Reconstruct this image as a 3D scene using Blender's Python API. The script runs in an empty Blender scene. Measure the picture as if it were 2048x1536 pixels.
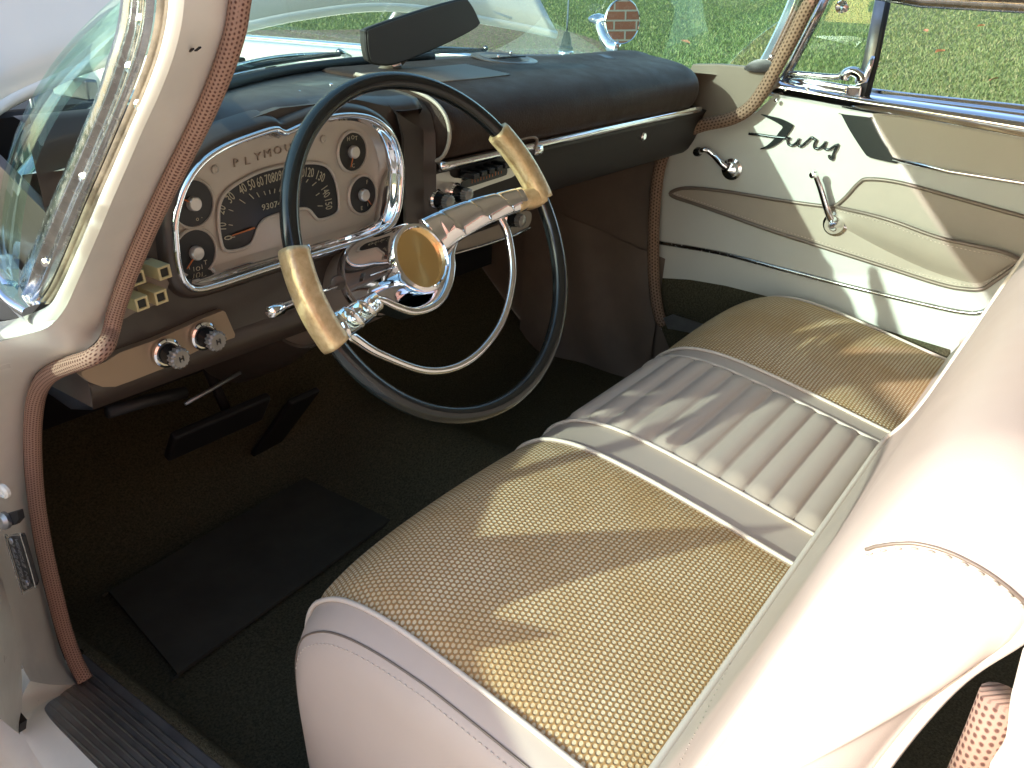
import bpy, bmesh, math, random
import numpy as np
from mathutils import Vector, Matrix
from mathutils.geometry import tessellate_polygon
random.seed(7); rng = np.random.default_rng(7)
S = bpy.context.scene
COL = S.collection
V = Vector

# ------------------------------------------------------------------ camera
CAM = np.array([-1.125, 0.0, 1.22])            # standing beside the open driver's door
FPX = 1689.75                                   # focal length in pixels of a 2048 px wide frame
AX = np.array([[0.59002577, 0.33118138, -0.73633449],
               [-0.80681665, 0.27604876, -0.52234468],
               [0.0302734, 0.90228376, 0.43007853]])
cd = bpy.data.cameras.new('camera'); cam = bpy.data.objects.new('camera', cd); COL.objects.link(cam)
cd.sensor_width = 36; cd.lens = FPX / 2048 * 36; cd.clip_start = 0.02; cd.clip_end = 500
m = Matrix([list(AX[0]) + [CAM[0]], list(AX[1]) + [CAM[1]], list(AX[2]) + [CAM[2]], [0, 0, 0, 1]])
cam.matrix_world = m; S.camera = cam

# ------------------------------------------------------------------ light
SUN_TRAVEL = V((2.5, -0.8, -1.0)).normalized()
EL = math.asin(-SUN_TRAVEL.z)
to_sun = -SUN_TRAVEL
W = bpy.data.worlds.new('World'); S.world = W; W.use_nodes = True
nt = W.node_tree; nt.nodes.clear()
sky = nt.nodes.new('ShaderNodeTexSky'); sky.sky_type = 'NISHITA'; sky.sun_disc = False
sky.sun_elevation = EL; sky.sun_rotation = math.atan2(to_sun.x, to_sun.y)
bg = nt.nodes.new('ShaderNodeBackground'); bg.inputs[1].default_value = 0.15
wo = nt.nodes.new('ShaderNodeOutputWorld')
nt.links.new(sky.outputs[0], bg.inputs[0]); nt.links.new(bg.outputs[0], wo.inputs[0])
sl = bpy.data.lights.new('sun', 'SUN'); so = bpy.data.objects.new('sun', sl); COL.objects.link(so)
sl.energy = 2.0; sl.angle = math.radians(0.6); sl.color = (1.0, 0.96, 0.90)
so.rotation_euler = SUN_TRAVEL.to_track_quat('-Z', 'Y').to_euler(); so.location = (-6, 2, 4)
S.view_settings.view_transform = 'Standard'; S.view_settings.look = 'None'
S.view_settings.exposure = 1.8; S.view_settings.gamma = 1; S.view_settings.use_curve_mapping = False
S.render.engine = 'CYCLES'; S.cycles.max_bounces = 10; S.cycles.transparent_max_bounces = 16
S.cycles.diffuse_bounces = 5; S.cycles.glossy_bounces = 5; S.cycles.use_denoising = True
S.cycles.sample_clamp_indirect = 6

# ------------------------------------------------------------------ placing helpers
def ray(px, py):
    d = AX @ np.array([px - 1024, -(py - 768), -FPX]); return d / np.linalg.norm(d)
def at(p, ax, val):
    """the point on the plane x|y|z = val seen in direction p"""
    d = ray(*p); i = 'xyz'.index(ax); return V(CAM + d * ((val - CAM[i]) / d[i]))
def atp(p, c, n):
    d = ray(*p); s = (V(c) - V(CAM)).dot(V(n)) / V(d).dot(V(n)); return V(CAM) + V(d) * s
def crop(x0, y0, k, pts): return [(x0 + a * k, y0 + b * k) for a, b in pts]
def smooth(pts, n=60, closed=False):
    P = [V(p) for p in pts]; N = len(P); out = []
    segs = N if closed else N - 1
    for i in range(segs):
        a = P[(i - 1) % N] if closed or i > 0 else P[0] * 2 - P[1]
        b = P[i]; c = P[(i + 1) % N]
        d = P[(i + 2) % N] if closed or i + 2 < N else c * 2 - b
        k = max(2, n // segs)
        for j in range(k):
            t = j / k
            out.append(0.5 * ((2 * b) + (-a + c) * t + (2 * a - 5 * b + 4 * c - d) * t * t + (-a + 3 * b - 3 * c + d) * t ** 3))
    if not closed: out.append(P[-1])
    return out
def resample(P, n):
    P = [V(p) for p in P]; L = [0]
    for a, b in zip(P, P[1:]): L.append(L[-1] + (b - a).length)
    out = []; j = 0
    for i in range(n):
        t = L[-1] * i / (n - 1)
        while j < len(P) - 2 and L[j + 1] < t: j += 1
        w = (t - L[j]) / max(1e-9, L[j + 1] - L[j]); out.append(P[j].lerp(P[j + 1], min(1, max(0, w))))
    return out

# ------------------------------------------------------------------ object helpers
def mk(name, vs, fs, mat, parent=None, sm=True, uv=None, bevel=0, solid=0, seg=2, label=None):
    me = bpy.data.meshes.new(name); me.from_pydata([tuple(v) for v in vs], [], fs); me.update()
    if uv is not None:
        ul = me.uv_layers.new(name='UVMap')
        for l in me.loops: ul.data[l.index].uv = uv[l.vertex_index]
    if sm: me.shade_smooth()
    o = bpy.data.objects.new(name, me); COL.objects.link(o)
    if mat: me.materials.append(mat)
    if parent: o.parent = parent
    if solid:
        s = o.modifiers.new('s', 'SOLIDIFY'); s.thickness = solid; s.offset = 0
    if bevel:
        b = o.modifiers.new('b', 'BEVEL'); b.width = bevel; b.segments = seg; b.limit_method = 'ANGLE'; b.angle_limit = math.radians(40)
        b.harden_normals = sm
    if label: o['label'] = label
    return o
def join(parts):
    vs, fs = [], []
    for a, b in parts:
        k = len(vs); vs += list(a); fs += [tuple(i + k for i in f) for f in b]
    return vs, fs
def g_grid(rows, closed_u=False, closed_v=False, caps=False):
    """rows: list of lists of points"""
    n, k = len(rows), len(rows[0]); vs = [p for r in rows for p in r]; fs = []
    for i in range(n if closed_v else n - 1):
        for j in range(k if closed_u else k - 1):
            a = i * k + j; b = i * k + (j + 1) % k; c = ((i + 1) % n) * k + (j + 1) % k; d = ((i + 1) % n) * k + j
            fs.append((a, b, c, d))
    if caps and not closed_v:
        fs.append(tuple(range(k - 1, -1, -1))); fs.append(tuple((n - 1) * k + j for j in range(k)))
    return vs, fs
def g_tube(P, r, n=10, closed=False, sx=1.0, sy=1.0, up=None, sec=None, caps=True):
    P = [V(p) for p in P]; N = len(P); rows = []; uvs = []
    R = r if hasattr(r, '__len__') else [r] * N
    prev = V(up) if up else None; Ln = 0
    for i, p in enumerate(P):
        t = (P[(i + 1) % N] - P[i - 1]) if closed else (P[min(i + 1, N - 1)] - P[max(i - 1, 0)])
        t.normalize()
        if prev is None: prev = t.orthogonal()
        u = prev - t * prev.dot(t)
        if u.length < 1e-6: u = t.orthogonal()
        u.normalize(); w = t.cross(u)
        if not up: prev = u
        if i: Ln += (p - P[i - 1]).length
        row = []
        for j in range(n):
            a = 2 * math.pi * j / n
            if sec: cx, cy = sec(a)
            else: cx, cy = math.cos(a) * sx, math.sin(a) * sy
            row.append(p + u * cx * R[i] + w * cy * R[i]); uvs.append((Ln, abs((j / n) - .5) * 2 * math.pi * R[i]))
        rows.append(row)
    vs, fs = g_grid(rows, closed_u=True, closed_v=closed, caps=caps)
    return vs, fs, uvs
def tube(name, P, r, mat, parent=None, **k):
    lab = k.pop('label', None); vs, fs, uv = g_tube(P, r, **k); return mk(name, vs, fs, mat, parent, uv=uv, label=lab)
def g_box(c, sx, sy, sz, X=V((1, 0, 0)), Y=V((0, 1, 0)), Z=V((0, 0, 1))):
    c = V(c); vs = [c + X * (a * sx / 2) + Y * (b * sy / 2) + Z * (d * sz / 2) for a in (-1, 1) for b in (-1, 1) for d in (-1, 1)]
    return vs, [(0, 1, 3, 2), (4, 6, 7, 5), (0, 4, 5, 1), (2, 3, 7, 6), (0, 2, 6, 4), (1, 5, 7, 3)]
def box(name, c, s, mat, parent=None, bevel=.003, axes=None, **k):
    vs, fs = g_box(c, *s, *(axes or ())); return mk(name, vs, fs, mat, parent, bevel=bevel, **k)
def frame_of(n, up=(0, 0, 1)):
    n = V(n).normalized(); x = V(up).cross(n)
    if x.length < 1e-5: x = V((1, 0, 0))
    x.normalize(); return x, n.cross(x), n
def g_lathe(prof, c, n, seg=40, rfun=None):
    """prof: (radius, height along n)"""
    x, y, z = frame_of(n); c = V(c); rows = []
    for r, h in prof:
        rows.append([c + z * h + (x * math.cos(2 * math.pi * j / seg) + y * math.sin(2 * math.pi * j / seg)) * (r * (rfun(j / seg, h) if rfun else 1)) for j in range(seg)])
    vs, fs = g_grid(rows, closed_u=True)
    if prof[0][0] > 1e-5: fs.append(tuple(range(seg - 1, -1, -1)))
    if prof[-1][0] > 1e-5: fs.append(tuple((len(prof) - 1) * seg + j for j in range(seg)))
    return vs, fs
def lathe(name, prof, c, n, mat, parent=None, seg=40, sm=True, rfun=None, **k):
    vs, fs = g_lathe(prof, c, n, seg, rfun); o = mk(name, vs, fs, mat, parent, sm=sm, **k)
    if sm:
        e = o.modifiers.new('e', 'EDGE_SPLIT'); e.split_angle = math.radians(35)
    return o
def g_prism(outline, ext, hole=None):
    """outline in 3D (roughly planar), extruded by ext; optional hole"""
    O = [V(p) for p in outline]; e = V(ext); loops = [O] + ([[V(p) for p in hole]] if hole else [])
    flat = [p for l in loops for p in l]; tris = tessellate_polygon(loops); n = len(flat)
    vs = flat + [p + e for p in flat]; fs = [tuple(t) for t in tris] + [tuple(i + n for i in reversed(t)) for t in tris]
    k = 0
    for l in loops:
        L = len(l)
        for i in range(L):
            a, b = k + i, k + (i + 1) % L; fs.append((a, b, b + n, a + n))
        k += L
    return vs, fs
def prism(name, outline, ext, mat, parent=None, hole=None, bevel=.001, **k):
    vs, fs = g_prism(outline, ext, hole)
    o = mk(name, vs, fs, mat, parent, sm=False, **k)
    bm = bmesh.new(); bm.from_mesh(o.data); bmesh.ops.recalc_face_normals(bm, faces=bm.faces); bm.to_mesh(o.data); bm.free()
    if bevel:
        b = o.modifiers.new('b', 'BEVEL'); b.width = bevel; b.segments = 2; b.limit_method = 'ANGLE'; b.angle_limit = math.radians(50)
    return o
def g_text(txt, size, ext=.0004, font_sx=1.0):
    cu = bpy.data.curves.new('tmp', 'FONT'); cu.body = txt; cu.size = size; cu.extrude = ext; cu.align_x = 'CENTER'; cu.align_y = 'CENTER'
    cu.resolution_u = 2
    o = bpy.data.objects.new('tmp', cu); COL.objects.link(o); dg = bpy.context.evaluated_depsgraph_get(); dg.update()
    me = bpy.data.meshes.new_from_object(o.evaluated_get(dg)); vs = [V((v.co.x * font_sx, v.co.y, v.co.z)) for v in me.vertices]; fs = [tuple(p.vertices) for p in me.polygons]
    bpy.data.objects.remove(o); bpy.data.curves.remove(cu); bpy.data.meshes.remove(me); return vs, fs
def text_at(txt, size, c, X, Y, ext=.0004, sx=1.0):
    vs, fs = g_text(txt, size, ext, sx); X = V(X).normalized(); Y = V(Y).normalized(); Z = X.cross(Y)
    return [V(c) + X * v.x + Y * v.y + Z * v.z for v in vs], fs
def ribbon(name, A, B, mat, parent=None, m=6, bulge=0.0, n=60, outward=(-1, -.3, 0), solid=0, prof=None, label=None, raw=False):
    """surface between two 3D curves, bulging towards outward"""
    pair = len(A) == len(B); k_ = n; A = smooth(A, n) if pair else resample(smooth(A, n), n); B = smooth(B, n) if pair else resample(smooth(B, n), n); rows = []; uv = []; L = 0; o = V(outward).normalized()
    for i, (a, b) in enumerate(zip(A, B)):
        if i: L += (A[i] - A[i - 1]).length
        row = []
        for j in range(m + 1):
            t = j / m; h = prof(t) if prof else bulge * math.sin(math.pi * t)
            row.append(a.lerp(b, t) + o * h); uv.append((L, t * (b - a).length))
        rows.append(row)
    vs, fs = g_grid(rows)
    if raw: return vs, fs, uv
    return mk(name, vs, fs, mat, parent, uv=uv, solid=solid, label=label)

# ------------------------------------------------------------------ materials
def NM(name):
    m = bpy.data.materials.new(name); m.use_nodes = True; t = m.node_tree
    b = t.nodes['Principled BSDF']; return m, t, b
def nd(t, ty, ins=None, **k):
    n = t.nodes.new(ty)
    for a, v in k.items(): setattr(n, a, v)
    for i, v in (ins or {}).items():
        if hasattr(v, 'bl_idname') or isinstance(v, bpy.types.NodeSocket): t.links.new(v, n.inputs[i])
        else: n.inputs[i].default_value = v
    return n
def mth(t, op, a, b=0.0, c=None):
    d = {0: a, 1: b}
    if c is not None: d[2] = c
    return nd(t, 'ShaderNodeMath', d, operation=op).outputs[0]
def mixc(t, f, a, b):
    n = nd(t, 'ShaderNodeMix', None, data_type='RGBA')
    for i, v in ((0, f), (6, a), (7, b)):
        if isinstance(v, bpy.types.NodeSocket): t.links.new(v, n.inputs[i])
        else: n.inputs[i].default_value = v if i == 0 else (*v, 1)[:4]
    return n.outputs[2]
def mat(name, col, rough=.5, metal=0, var=0.0, vs=8.0, bump=0.0, bs=400.0, spec=.5, coat=0, col2=None, rvar=0.0, bdist=.001, stretch=None, sheen=0):
    m, t, b = NM(name)
    b.inputs['Roughness'].default_value = rough; b.inputs['Metallic'].default_value = metal
    b.inputs['Specular IOR Level'].default_value = spec; b.inputs['Coat Weight'].default_value = coat; b.inputs['Coat Roughness'].default_value = .08
    if sheen: b.inputs['Sheen Weight'].default_value = sheen
    b.inputs['Base Color'].default_value = (*col, 1)
    if var or col2 or bump or rvar:
        tc = nd(t, 'ShaderNodeTexCoord'); co = tc.outputs['Object']
        if stretch: co = nd(t, 'ShaderNodeMapping', {0: co, 3: stretch}).outputs[0]
    if var or col2:
        n1 = nd(t, 'ShaderNodeTexNoise', {0: co, 'Scale': vs, 'Detail': 6.0, 'Roughness': .62})
        f = nd(t, 'ShaderNodeMapRange', {0: n1.outputs[0], 1: .32, 2: .68}).outputs[0]
        c2 = col2 or tuple(c * (1 - var) for c in col)
        t.links.new(mixc(t, f, c2, col), b.inputs['Base Color'])
    if rvar:
        n3 = nd(t, 'ShaderNodeTexNoise', {0: co, 'Scale': vs * 3, 'Detail': 5.0})
        t.links.new(nd(t, 'ShaderNodeMapRange', {0: n3.outputs[0], 1: .3, 2: .7, 3: max(0.02, rough - rvar), 4: rough + rvar}).outputs[0], b.inputs['Roughness'])
    if bump:
        n2 = nd(t, 'ShaderNodeTexNoise', {0: co, 'Scale': bs, 'Detail': 4.0, 'Roughness': .6})
        bp = nd(t, 'ShaderNodeBump', {'Strength': bump, 'Distance': bdist, 'Height': n2.outputs[0]}); t.links.new(bp.outputs[0], b.inputs['Normal'])
    return m
def weave(name, c_gap, c_top, pu, pv, rough=.8, dist=.0015, edge=(.5, 1.0), var=.25, offset=.5, c_top2=None):
    m, t, b = NM(name); uv = nd(t, 'ShaderNodeUVMap').outputs[0]
    nz = nd(t, 'ShaderNodeTexNoise', {0: uv, 'Scale': 60.0, 'Detail': 2.0})
    sp = nd(t, 'ShaderNodeSeparateXYZ', {0: uv}); wob = mth(t, 'MULTIPLY', mth(t, 'SUBTRACT', nz.outputs[0], .5), .35)
    v = mth(t, 'ADD', mth(t, 'DIVIDE', sp.outputs[1], pv), wob); row = mth(t, 'FLOOR', v)
    off = mth(t, 'MULTIPLY', mth(t, 'MODULO', mth(t, 'ABSOLUTE', row), 2.0), offset)
    u = mth(t, 'ADD', mth(t, 'ADD', mth(t, 'DIVIDE', sp.outputs[0], pu), off), wob)
    fu = mth(t, 'SUBTRACT', mth(t, 'FRACT', u), .5); fv = mth(t, 'SUBTRACT', mth(t, 'FRACT', v), .5)
    d = mth(t, 'MULTIPLY', mth(t, 'SQRT', mth(t, 'ADD', mth(t, 'MULTIPLY', fu, fu), mth(t, 'MULTIPLY', fv, fv))), 2.0)
    dome = nd(t, 'ShaderNodeMapRange', {0: d, 1: edge[1], 2: edge[0]}, interpolation_type='SMOOTHSTEP').outputs[0]
    cell = nd(t, 'ShaderNodeTexWhiteNoise', {0: nd(t, 'ShaderNodeCombineXYZ', {0: mth(t, 'FLOOR', u), 1: row}).outputs[0]}, noise_dimensions='3D')
    big = nd(t, 'ShaderNodeTexNoise', {0: uv, 'Scale': 7.0, 'Detail': 4.0}).outputs[0]
    bigf = nd(t, 'ShaderNodeMapRange', {0: big, 1: .35, 2: .65}).outputs[0]
    top = mixc(t, bigf, c_top, c_top2 or tuple(x * (1 - var) for x in c_top))
    top = mixc(t, mth(t, 'MULTIPLY', cell.outputs[0], .3), top, tuple(x * .6 for x in c_top))
    t.links.new(mixc(t, dome, c_gap, top), b.inputs['Base Color'])
    fine = nd(t, 'ShaderNodeTexNoise', {0: uv, 'Scale': 1500.0}).outputs[0]
    h = mth(t, 'ADD', dome, mth(t, 'MULTIPLY', fine, .25))
    bp = nd(t, 'ShaderNodeBump', {'Strength': .8, 'Distance': dist, 'Height': h}); t.links.new(bp.outputs[0], b.inputs['Normal'])
    b.inputs['Roughness'].default_value = rough; b.inputs['Specular IOR Level'].default_value = .25
    return m
M = {}
M['vinyl'] = mat('cream_vinyl', (.55, .45, .385), .48, var=.07, vs=5, bump=.25, bs=900, bdist=.0004, rvar=.06)
M['vinyl_pipe'] = mat('cream_piping_vinyl', (.68, .59, .51), .35, bump=.1, bs=700, bdist=.0003)
M['door_vinyl'] = mat('white_door_vinyl', (.58, .59, .54), .45, var=.06, vs=6, bump=.35, bs=800, bdist=.0005)
M['door_tan'] = mat('tan_door_vinyl', (.42, .365, .295), .45, var=.1, vs=7, bump=.4, bs=700, bdist=.0006)
M['weave'] = weave('woven_seat_cloth', (.40, .225, .09), (.84, .73, .53), .0067, .0060, c_top2=(.68, .49, .27))
M['windlace'] = weave('windlace_cloth', (.33, .21, .155), (.12, .05, .038), .0038, .0032, dist=.0006, edge=(.25, .8))
M['windlace_shaded'] = weave('windlace_shaded_cloth', (.26, .095, .06), (.04, .015, .012), .0066, .0048, dist=.0006, edge=(.2, .75))  # unused rust copy of the windlace, with shade put into its colour
M['windlace_far'] = weave('windlace_brown_cloth', (.27, .18, .125), (.09, .05, .03), .0085, .007, dist=.0008, edge=(.3, .8))
M['white_paint'] = mat('cream_white_paint', (.72, .70, .60), .25, coat=.6, var=.03, vs=3)
M['jamb_paint'] = mat('jamb_cream_paint', (.74, .73, .66), .35, coat=.3, var=.12, vs=9, rvar=.08)
M['chrome'] = mat('chrome', (.86, .86, .88), .05, 1, rvar=.03, vs=30)
M['chrome_dull'] = mat('pitted_chrome', (.55, .54, .52), .2, 1, var=.35, vs=50, rvar=.12, bump=.15, bs=300, bdist=.0005)
M['alu'] = mat('worn_aluminium', (.36, .37, .38), .42, .85, var=.25, vs=20, rvar=.1)
M['under_dash'] = mat('black_brown_lower_dash', (.018, .013, .011), .5, bump=.2, bs=300)
M['brown_pad'] = mat('brown_padded_vinyl', (.046, .028, .020), .55, spec=.15, bump=.9, bs=300, bdist=.0010, rvar=.06, var=.15, vs=10)
M['brown_paint'] = mat('brown_dash_paint', (.046, .034, .027), .38, .0, coat=.25, var=.12, vs=12, rvar=.05)
M['dash_tan'] = mat('tan_dash_paint', (.22, .175, .14), .4, .25, var=.08, vs=10)
M['plate'] = mat('satin_instrument_plate', (.50, .45, .38), .40, .35, var=.1, vs=14, rvar=.05)
M['black'] = mat('black_dial', (.008, .008, .009), .3)
M['black_plastic'] = mat('black_plastic', (.008, .010, .011), .2, coat=.25, rvar=.05, vs=20, bump=.06, bs=220, bdist=.0005)
M['rubber'] = mat('black_rubber', (.012, .012, .012), .6, bump=.2, bs=300)
M['seal'] = mat('aged_rubber_seal', (.30, .25, .18), .7, col2=(.10, .085, .06), vs=22, bump=.5, bs=160, bdist=.002)
M['cream_num'] = mat('dial_marking_paint', (.42, .39, .28), .6)
M['orange'] = mat('orange_needle_paint', (.55, .16, .04), .5)
M['emboss'] = mat('lettering_paint', (.30, .235, .18), .5, .3)
M['grip'] = mat('gold_fleck_plastic', (.74, .57, .33), .3, .4, col2=(.50, .34, .165), vs=75, bump=.8, bs=210, bdist=.0010, coat=.3)
M['gold'] = mat('gold_anodised', (.95, .67, .30), .24, 1)
_t = M['gold'].node_tree; _b = _t.nodes['Principled BSDF']; _b.inputs['Anisotropic'].default_value = .85
_g = nd(_t, 'ShaderNodeTangent', direction_type='RADIAL', axis='Z'); _t.links.new(_g.outputs[0], _b.inputs['Tangent'])
M['carpet'] = mat('dark_olive_carpet', (.135, .122, .075), .95, col2=(.052, .047, .029), vs=260, bump=1, bs=420, bdist=.004, spec=.1)
M['mat'] = mat('rubber_heel_mat', (.07, .066, .052), .95, spec=.05, bump=.4, bs=500, bdist=.001, var=.2, vs=12)
M['door_cream'] = mat('cream_door_field', (.50, .465, .385), .45, var=.06, vs=7, bump=.35, bs=700, bdist=.0005)
M['kick'] = mat('brown_kick_panel', (.20, .152, .118), .5, bump=.4, bs=300, bdist=.001, var=.2, vs=9)
M['kicktop'] = mat('taupe_cowl_panel', (.19, .155, .115), .5, var=.1, vs=9)
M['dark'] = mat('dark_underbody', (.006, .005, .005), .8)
M['gold_btn'] = mat('pale_gold_plastic', (.58, .50, .27), .3, .25, coat=.4)
M['mirror'] = mat('mirror_glass', (.9, .9, .9), .0, 1)
M['mirror_grey'] = mat('grey_reflection_face', (.045, .042, .04), .42)  # mirror face: the dark roof it reflects is put in as plain grey
M['headliner'] = mat('headliner_cloth', (.62, .58, .50), .9, bump=.3)
M['tire'] = M['rubber']
M['silver'] = mat('brushed_radio_trim', (.62, .60, .56), .28, .6)
M['flash'] = mat('dark_reflection_metal', (.07, .08, .08), .25, .9)  # polished metal with its dark reflections put into the base colour
M['panel_gold'] = mat('gold_tan_panel', (.30, .225, .15), .38, .3)
M['clear'] = mat('clear_knob_plastic', (.22, .21, .19), .15, .2, coat=.6)
def glass(name, tint, fres=1.0):
    m, t, b = NM(name); t.nodes.remove(b); out = t.nodes['Material Output']
    tr = nd(t, 'ShaderNodeBsdfTransparent', {0: (*tint, 1)}); gl = nd(t, 'ShaderNodeBsdfGlossy', {0: (1, 1, 1, 1), 'Roughness': 0.0})
    fr = nd(t, 'ShaderNodeFresnel', {0: 1.45}); f = mth(t, 'MULTIPLY', fr.outputs[0], fres)
    mx = nd(t, 'ShaderNodeMixShader', {0: f, 1: tr.outputs[0], 2: gl.outputs[0]}); t.links.new(mx.outputs[0], out.inputs[0]); return m
M['glass'] = glass('green_tinted_glass', (.87, .985, .935), .25)
M['glass_clear'] = glass('clear_dial_glass', (.97, .97, .97), .5)
M['glass_vent'] = glass('tinted_vent_glass', (.87, .95, .90), .6)

def on_obj(o, p, push=.0012):
    """point where the line of sight p meets the surface of o"""
    ok, loc, nrm, _ = o.ray_cast(V(CAM), V(ray(*p)))
    return loc + nrm * (push if nrm.dot(V(ray(*p))) < 0 else -push) if ok else None
M['crease'] = mat('brown_crease_thread', (.16, .11, .08), .7)
def thing(name, label, cat, loc=(0, 0, 0), group=None):
    o = bpy.data.objects.new(name, None); COL.objects.link(o); o.location = loc; o['label'] = label; o['category'] = cat
    if group: o['group'] = group
    return o

# ================================================================== SETTING
def ground_h(x, y):
    return 0.0 if x < 2.2 else 0.085 * (x - 2.2)
xs = list(np.linspace(-40, 2.0, 12)) + list(np.linspace(2.2, 40, 60)) + [70, 110]
ys = np.linspace(-60, 110, 60)
vs, fs = g_grid([[V((x, y, ground_h(x, y) - .012)) for x in xs] for y in ys])
def lawn_mat():
    m, t, b = NM('lawn_grass'); co = nd(t, 'ShaderNodeTexCoord').outputs['Object']
    n1 = nd(t, 'ShaderNodeTexNoise', {0: co, 'Scale': .9, 'Detail': 5.0, 'Roughness': .6}).outputs[0]
    n2 = nd(t, 'ShaderNodeTexNoise', {0: nd(t, 'ShaderNodeMapping', {0: co, 3: (1, 1, 1)}).outputs[0], 'Scale': 28.0, 'Detail': 8.0, 'Roughness': .75}).outputs[0]
    c = mixc(t, nd(t, 'ShaderNodeMapRange', {0: n1, 1: .35, 2: .65}).outputs[0], (.12, .17, .055), (.19, .21, .09))
    c = mixc(t, nd(t, 'ShaderNodeMapRange', {0: n2, 1: .40, 2: .62}).outputs[0], (.065, .10, .03), c)
    c = mixc(t, nd(t, 'ShaderNodeMapRange', {0: n2, 1: .56, 2: .72}).outputs[0], c, (.30, .27, .14))
    t.links.new(c, b.inputs['Base Color']); b.inputs['Roughness'].default_value = .85; b.inputs['Specular IOR Level'].default_value = .2
    t.links.new(nd(t, 'ShaderNodeBump', {'Strength': 1.0, 'Distance': .04, 'Height': n2}).outputs[0], b.inputs['Normal']); return m
M['lawn'] = lawn_mat()
o = mk('lawn', vs, fs, M['lawn']); o['kind'] = 'structure'
M['concrete'] = mat('concrete', (.42, .40, .36), .85, var=.25, vs=3, bump=.5, bs=160, bdist=.003, col2=(.30, .29, .26))
vs, fs = g_grid([[V((x, y, 0)) for x in np.linspace(-6, 1.9, 9)] for y in np.linspace(-7, 8, 16)])
o = mk('driveway', vs, fs, M['concrete']); o['kind'] = 'structure'
# blades over the part of the lawn that can be seen
def tufts(n):
    vs, fs = [], []
    for i in range(n):
        px = rng.uniform(480, 2060); py = rng.uniform(-30, 215); d = ray(px, py)
        # march to the slope
        s = (0.085 * 2.2 + CAM[2] + .085 * -CAM[0]) / 1.0
        k = (CAM[2] - .085 * (CAM[0] - 2.2)) / (-d[2] + .085 * d[0])
        if k < 0 or k > 32: continue
        p = CAM + d * k
        if p[0] < 2.6: continue
        h = rng.uniform(.02, .045); w = rng.uniform(.003, .006) * (1 + k * .03); a = rng.uniform(0, math.pi); lx, ly = rng.normal(0, .02, 2)
        z = ground_h(p[0], p[1]) - .015; b = len(vs); c, s_ = math.cos(a) * w, math.sin(a) * w
        vs += [(p[0] - c, p[1] - s_, z), (p[0] + c, p[1] + s_, z), (p[0] + lx, p[1] + ly, z + h)]; fs.append((b, b + 1, b + 2))
    return vs, fs
def blade_mat():
    m, t, b = NM('grass_blade'); g = nd(t, 'ShaderNodeNewGeometry')
    r = nd(t, 'ShaderNodeValToRGB', {0: g.outputs['Random Per Island']}); e = r.color_ramp.elements
    e[0].color = (.08, .12, .035, 1); e[1].color = (.27, .28, .125, 1)
    k = r.color_ramp.elements.new(.45); k.color = (.105, .175, .048, 1); k = r.color_ramp.elements.new(.78); k.color = (.145, .205, .07, 1)
    t.links.new(r.outputs[0], b.inputs['Base Color']); b.inputs['Roughness'].default_value = .6; return m
M['blade'] = blade_mat()
vs, fs = tufts(140000)
o = mk('grass', vs, fs, M['blade'], sm=False); o['kind'] = 'stuff'; o['label'] = 'short green and straw coloured lawn grass beyond the car'
# mulch bed
def on_slope(p):
    d = ray(*p); k = (CAM[2] - .085 * (CAM[0] - 2.2)) / (-d[2] + .085 * d[0]); return V(CAM + d * k)
M['mulch'] = mat('brown_leaf_mulch', (.30, .21, .15), .95, col2=(.06, .035, .022), vs=22, bump=1, bs=30, bdist=.05)
bed = [on_slope(p) + V((0, 0, .004)) for p in [(480, 96), (480, 63), (700, 60), (930, 50), (1000, 42), (1120, 60), (1190, 80), (1225, 100), (1180, 150), (950, 150), (700, 150)]]
vs, fs = g_prism(smooth(bed, 44, True), (0, 0, -.2))
o = mk('mulch_bed', vs, fs, M['mulch'], sm=False); o['kind'] = 'structure'
# fallen leaves on the lawn
M['leaf'] = mat('dry_leaf', (.42, .20, .10), .8, var=.4, vs=20)
base = None
leafspots = [((1695, 285), 'reddish dry leaf on the grass just above the chrome window sill', .10), ((1745, 112), 'pale tan dry leaf beside the vent window divider', .09), ((1878, 113), 'tan leaf in the grass, upper middle of the side window', .09),
             ((1985, 170), 'small brown leaf near the right edge of the lawn', .07), ((1850, 70), 'small rust leaf high in the side window view', .07), ((1370, 93), 'pale leaf on grass behind the round fender mirror', .09), ((1750, 143), 'faint straw leaf low beside the window divider', .07), ((1960, 60), 'dark red leaf in the upper right of the lawn', .07)]
for i, (p, lab, s) in enumerate(leafspots):
    c = on_slope(p) + V((0, 0, .05))
    if base is None:
        rows = []
        for j in range(9):
            t = j / 8; w = .33 * math.sin(math.pi * t) ** .8 * (1 + .25 * math.sin(t * 18)); rows.append([V((w * q, t - .5, .12 * abs(q) + .06 * math.sin(t * 5))) for q in (-1, -.5, 0, .5, 1)])
        vs, fs = g_grid(rows); base = mk('fallen_leaf', vs, fs, M['leaf'], sm=False); lf = base
    else: lf = base.copy(); COL.objects.link(lf)
    lf.location = c; lf.scale = (s * 1.3, s * 1.3, s); lf.rotation_euler = (.35, -.3, i * 1.3)
    lf['label'] = lab; lf['category'] = 'leaf'; lf['group'] = 'dry leaves fallen on the lawn'
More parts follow.
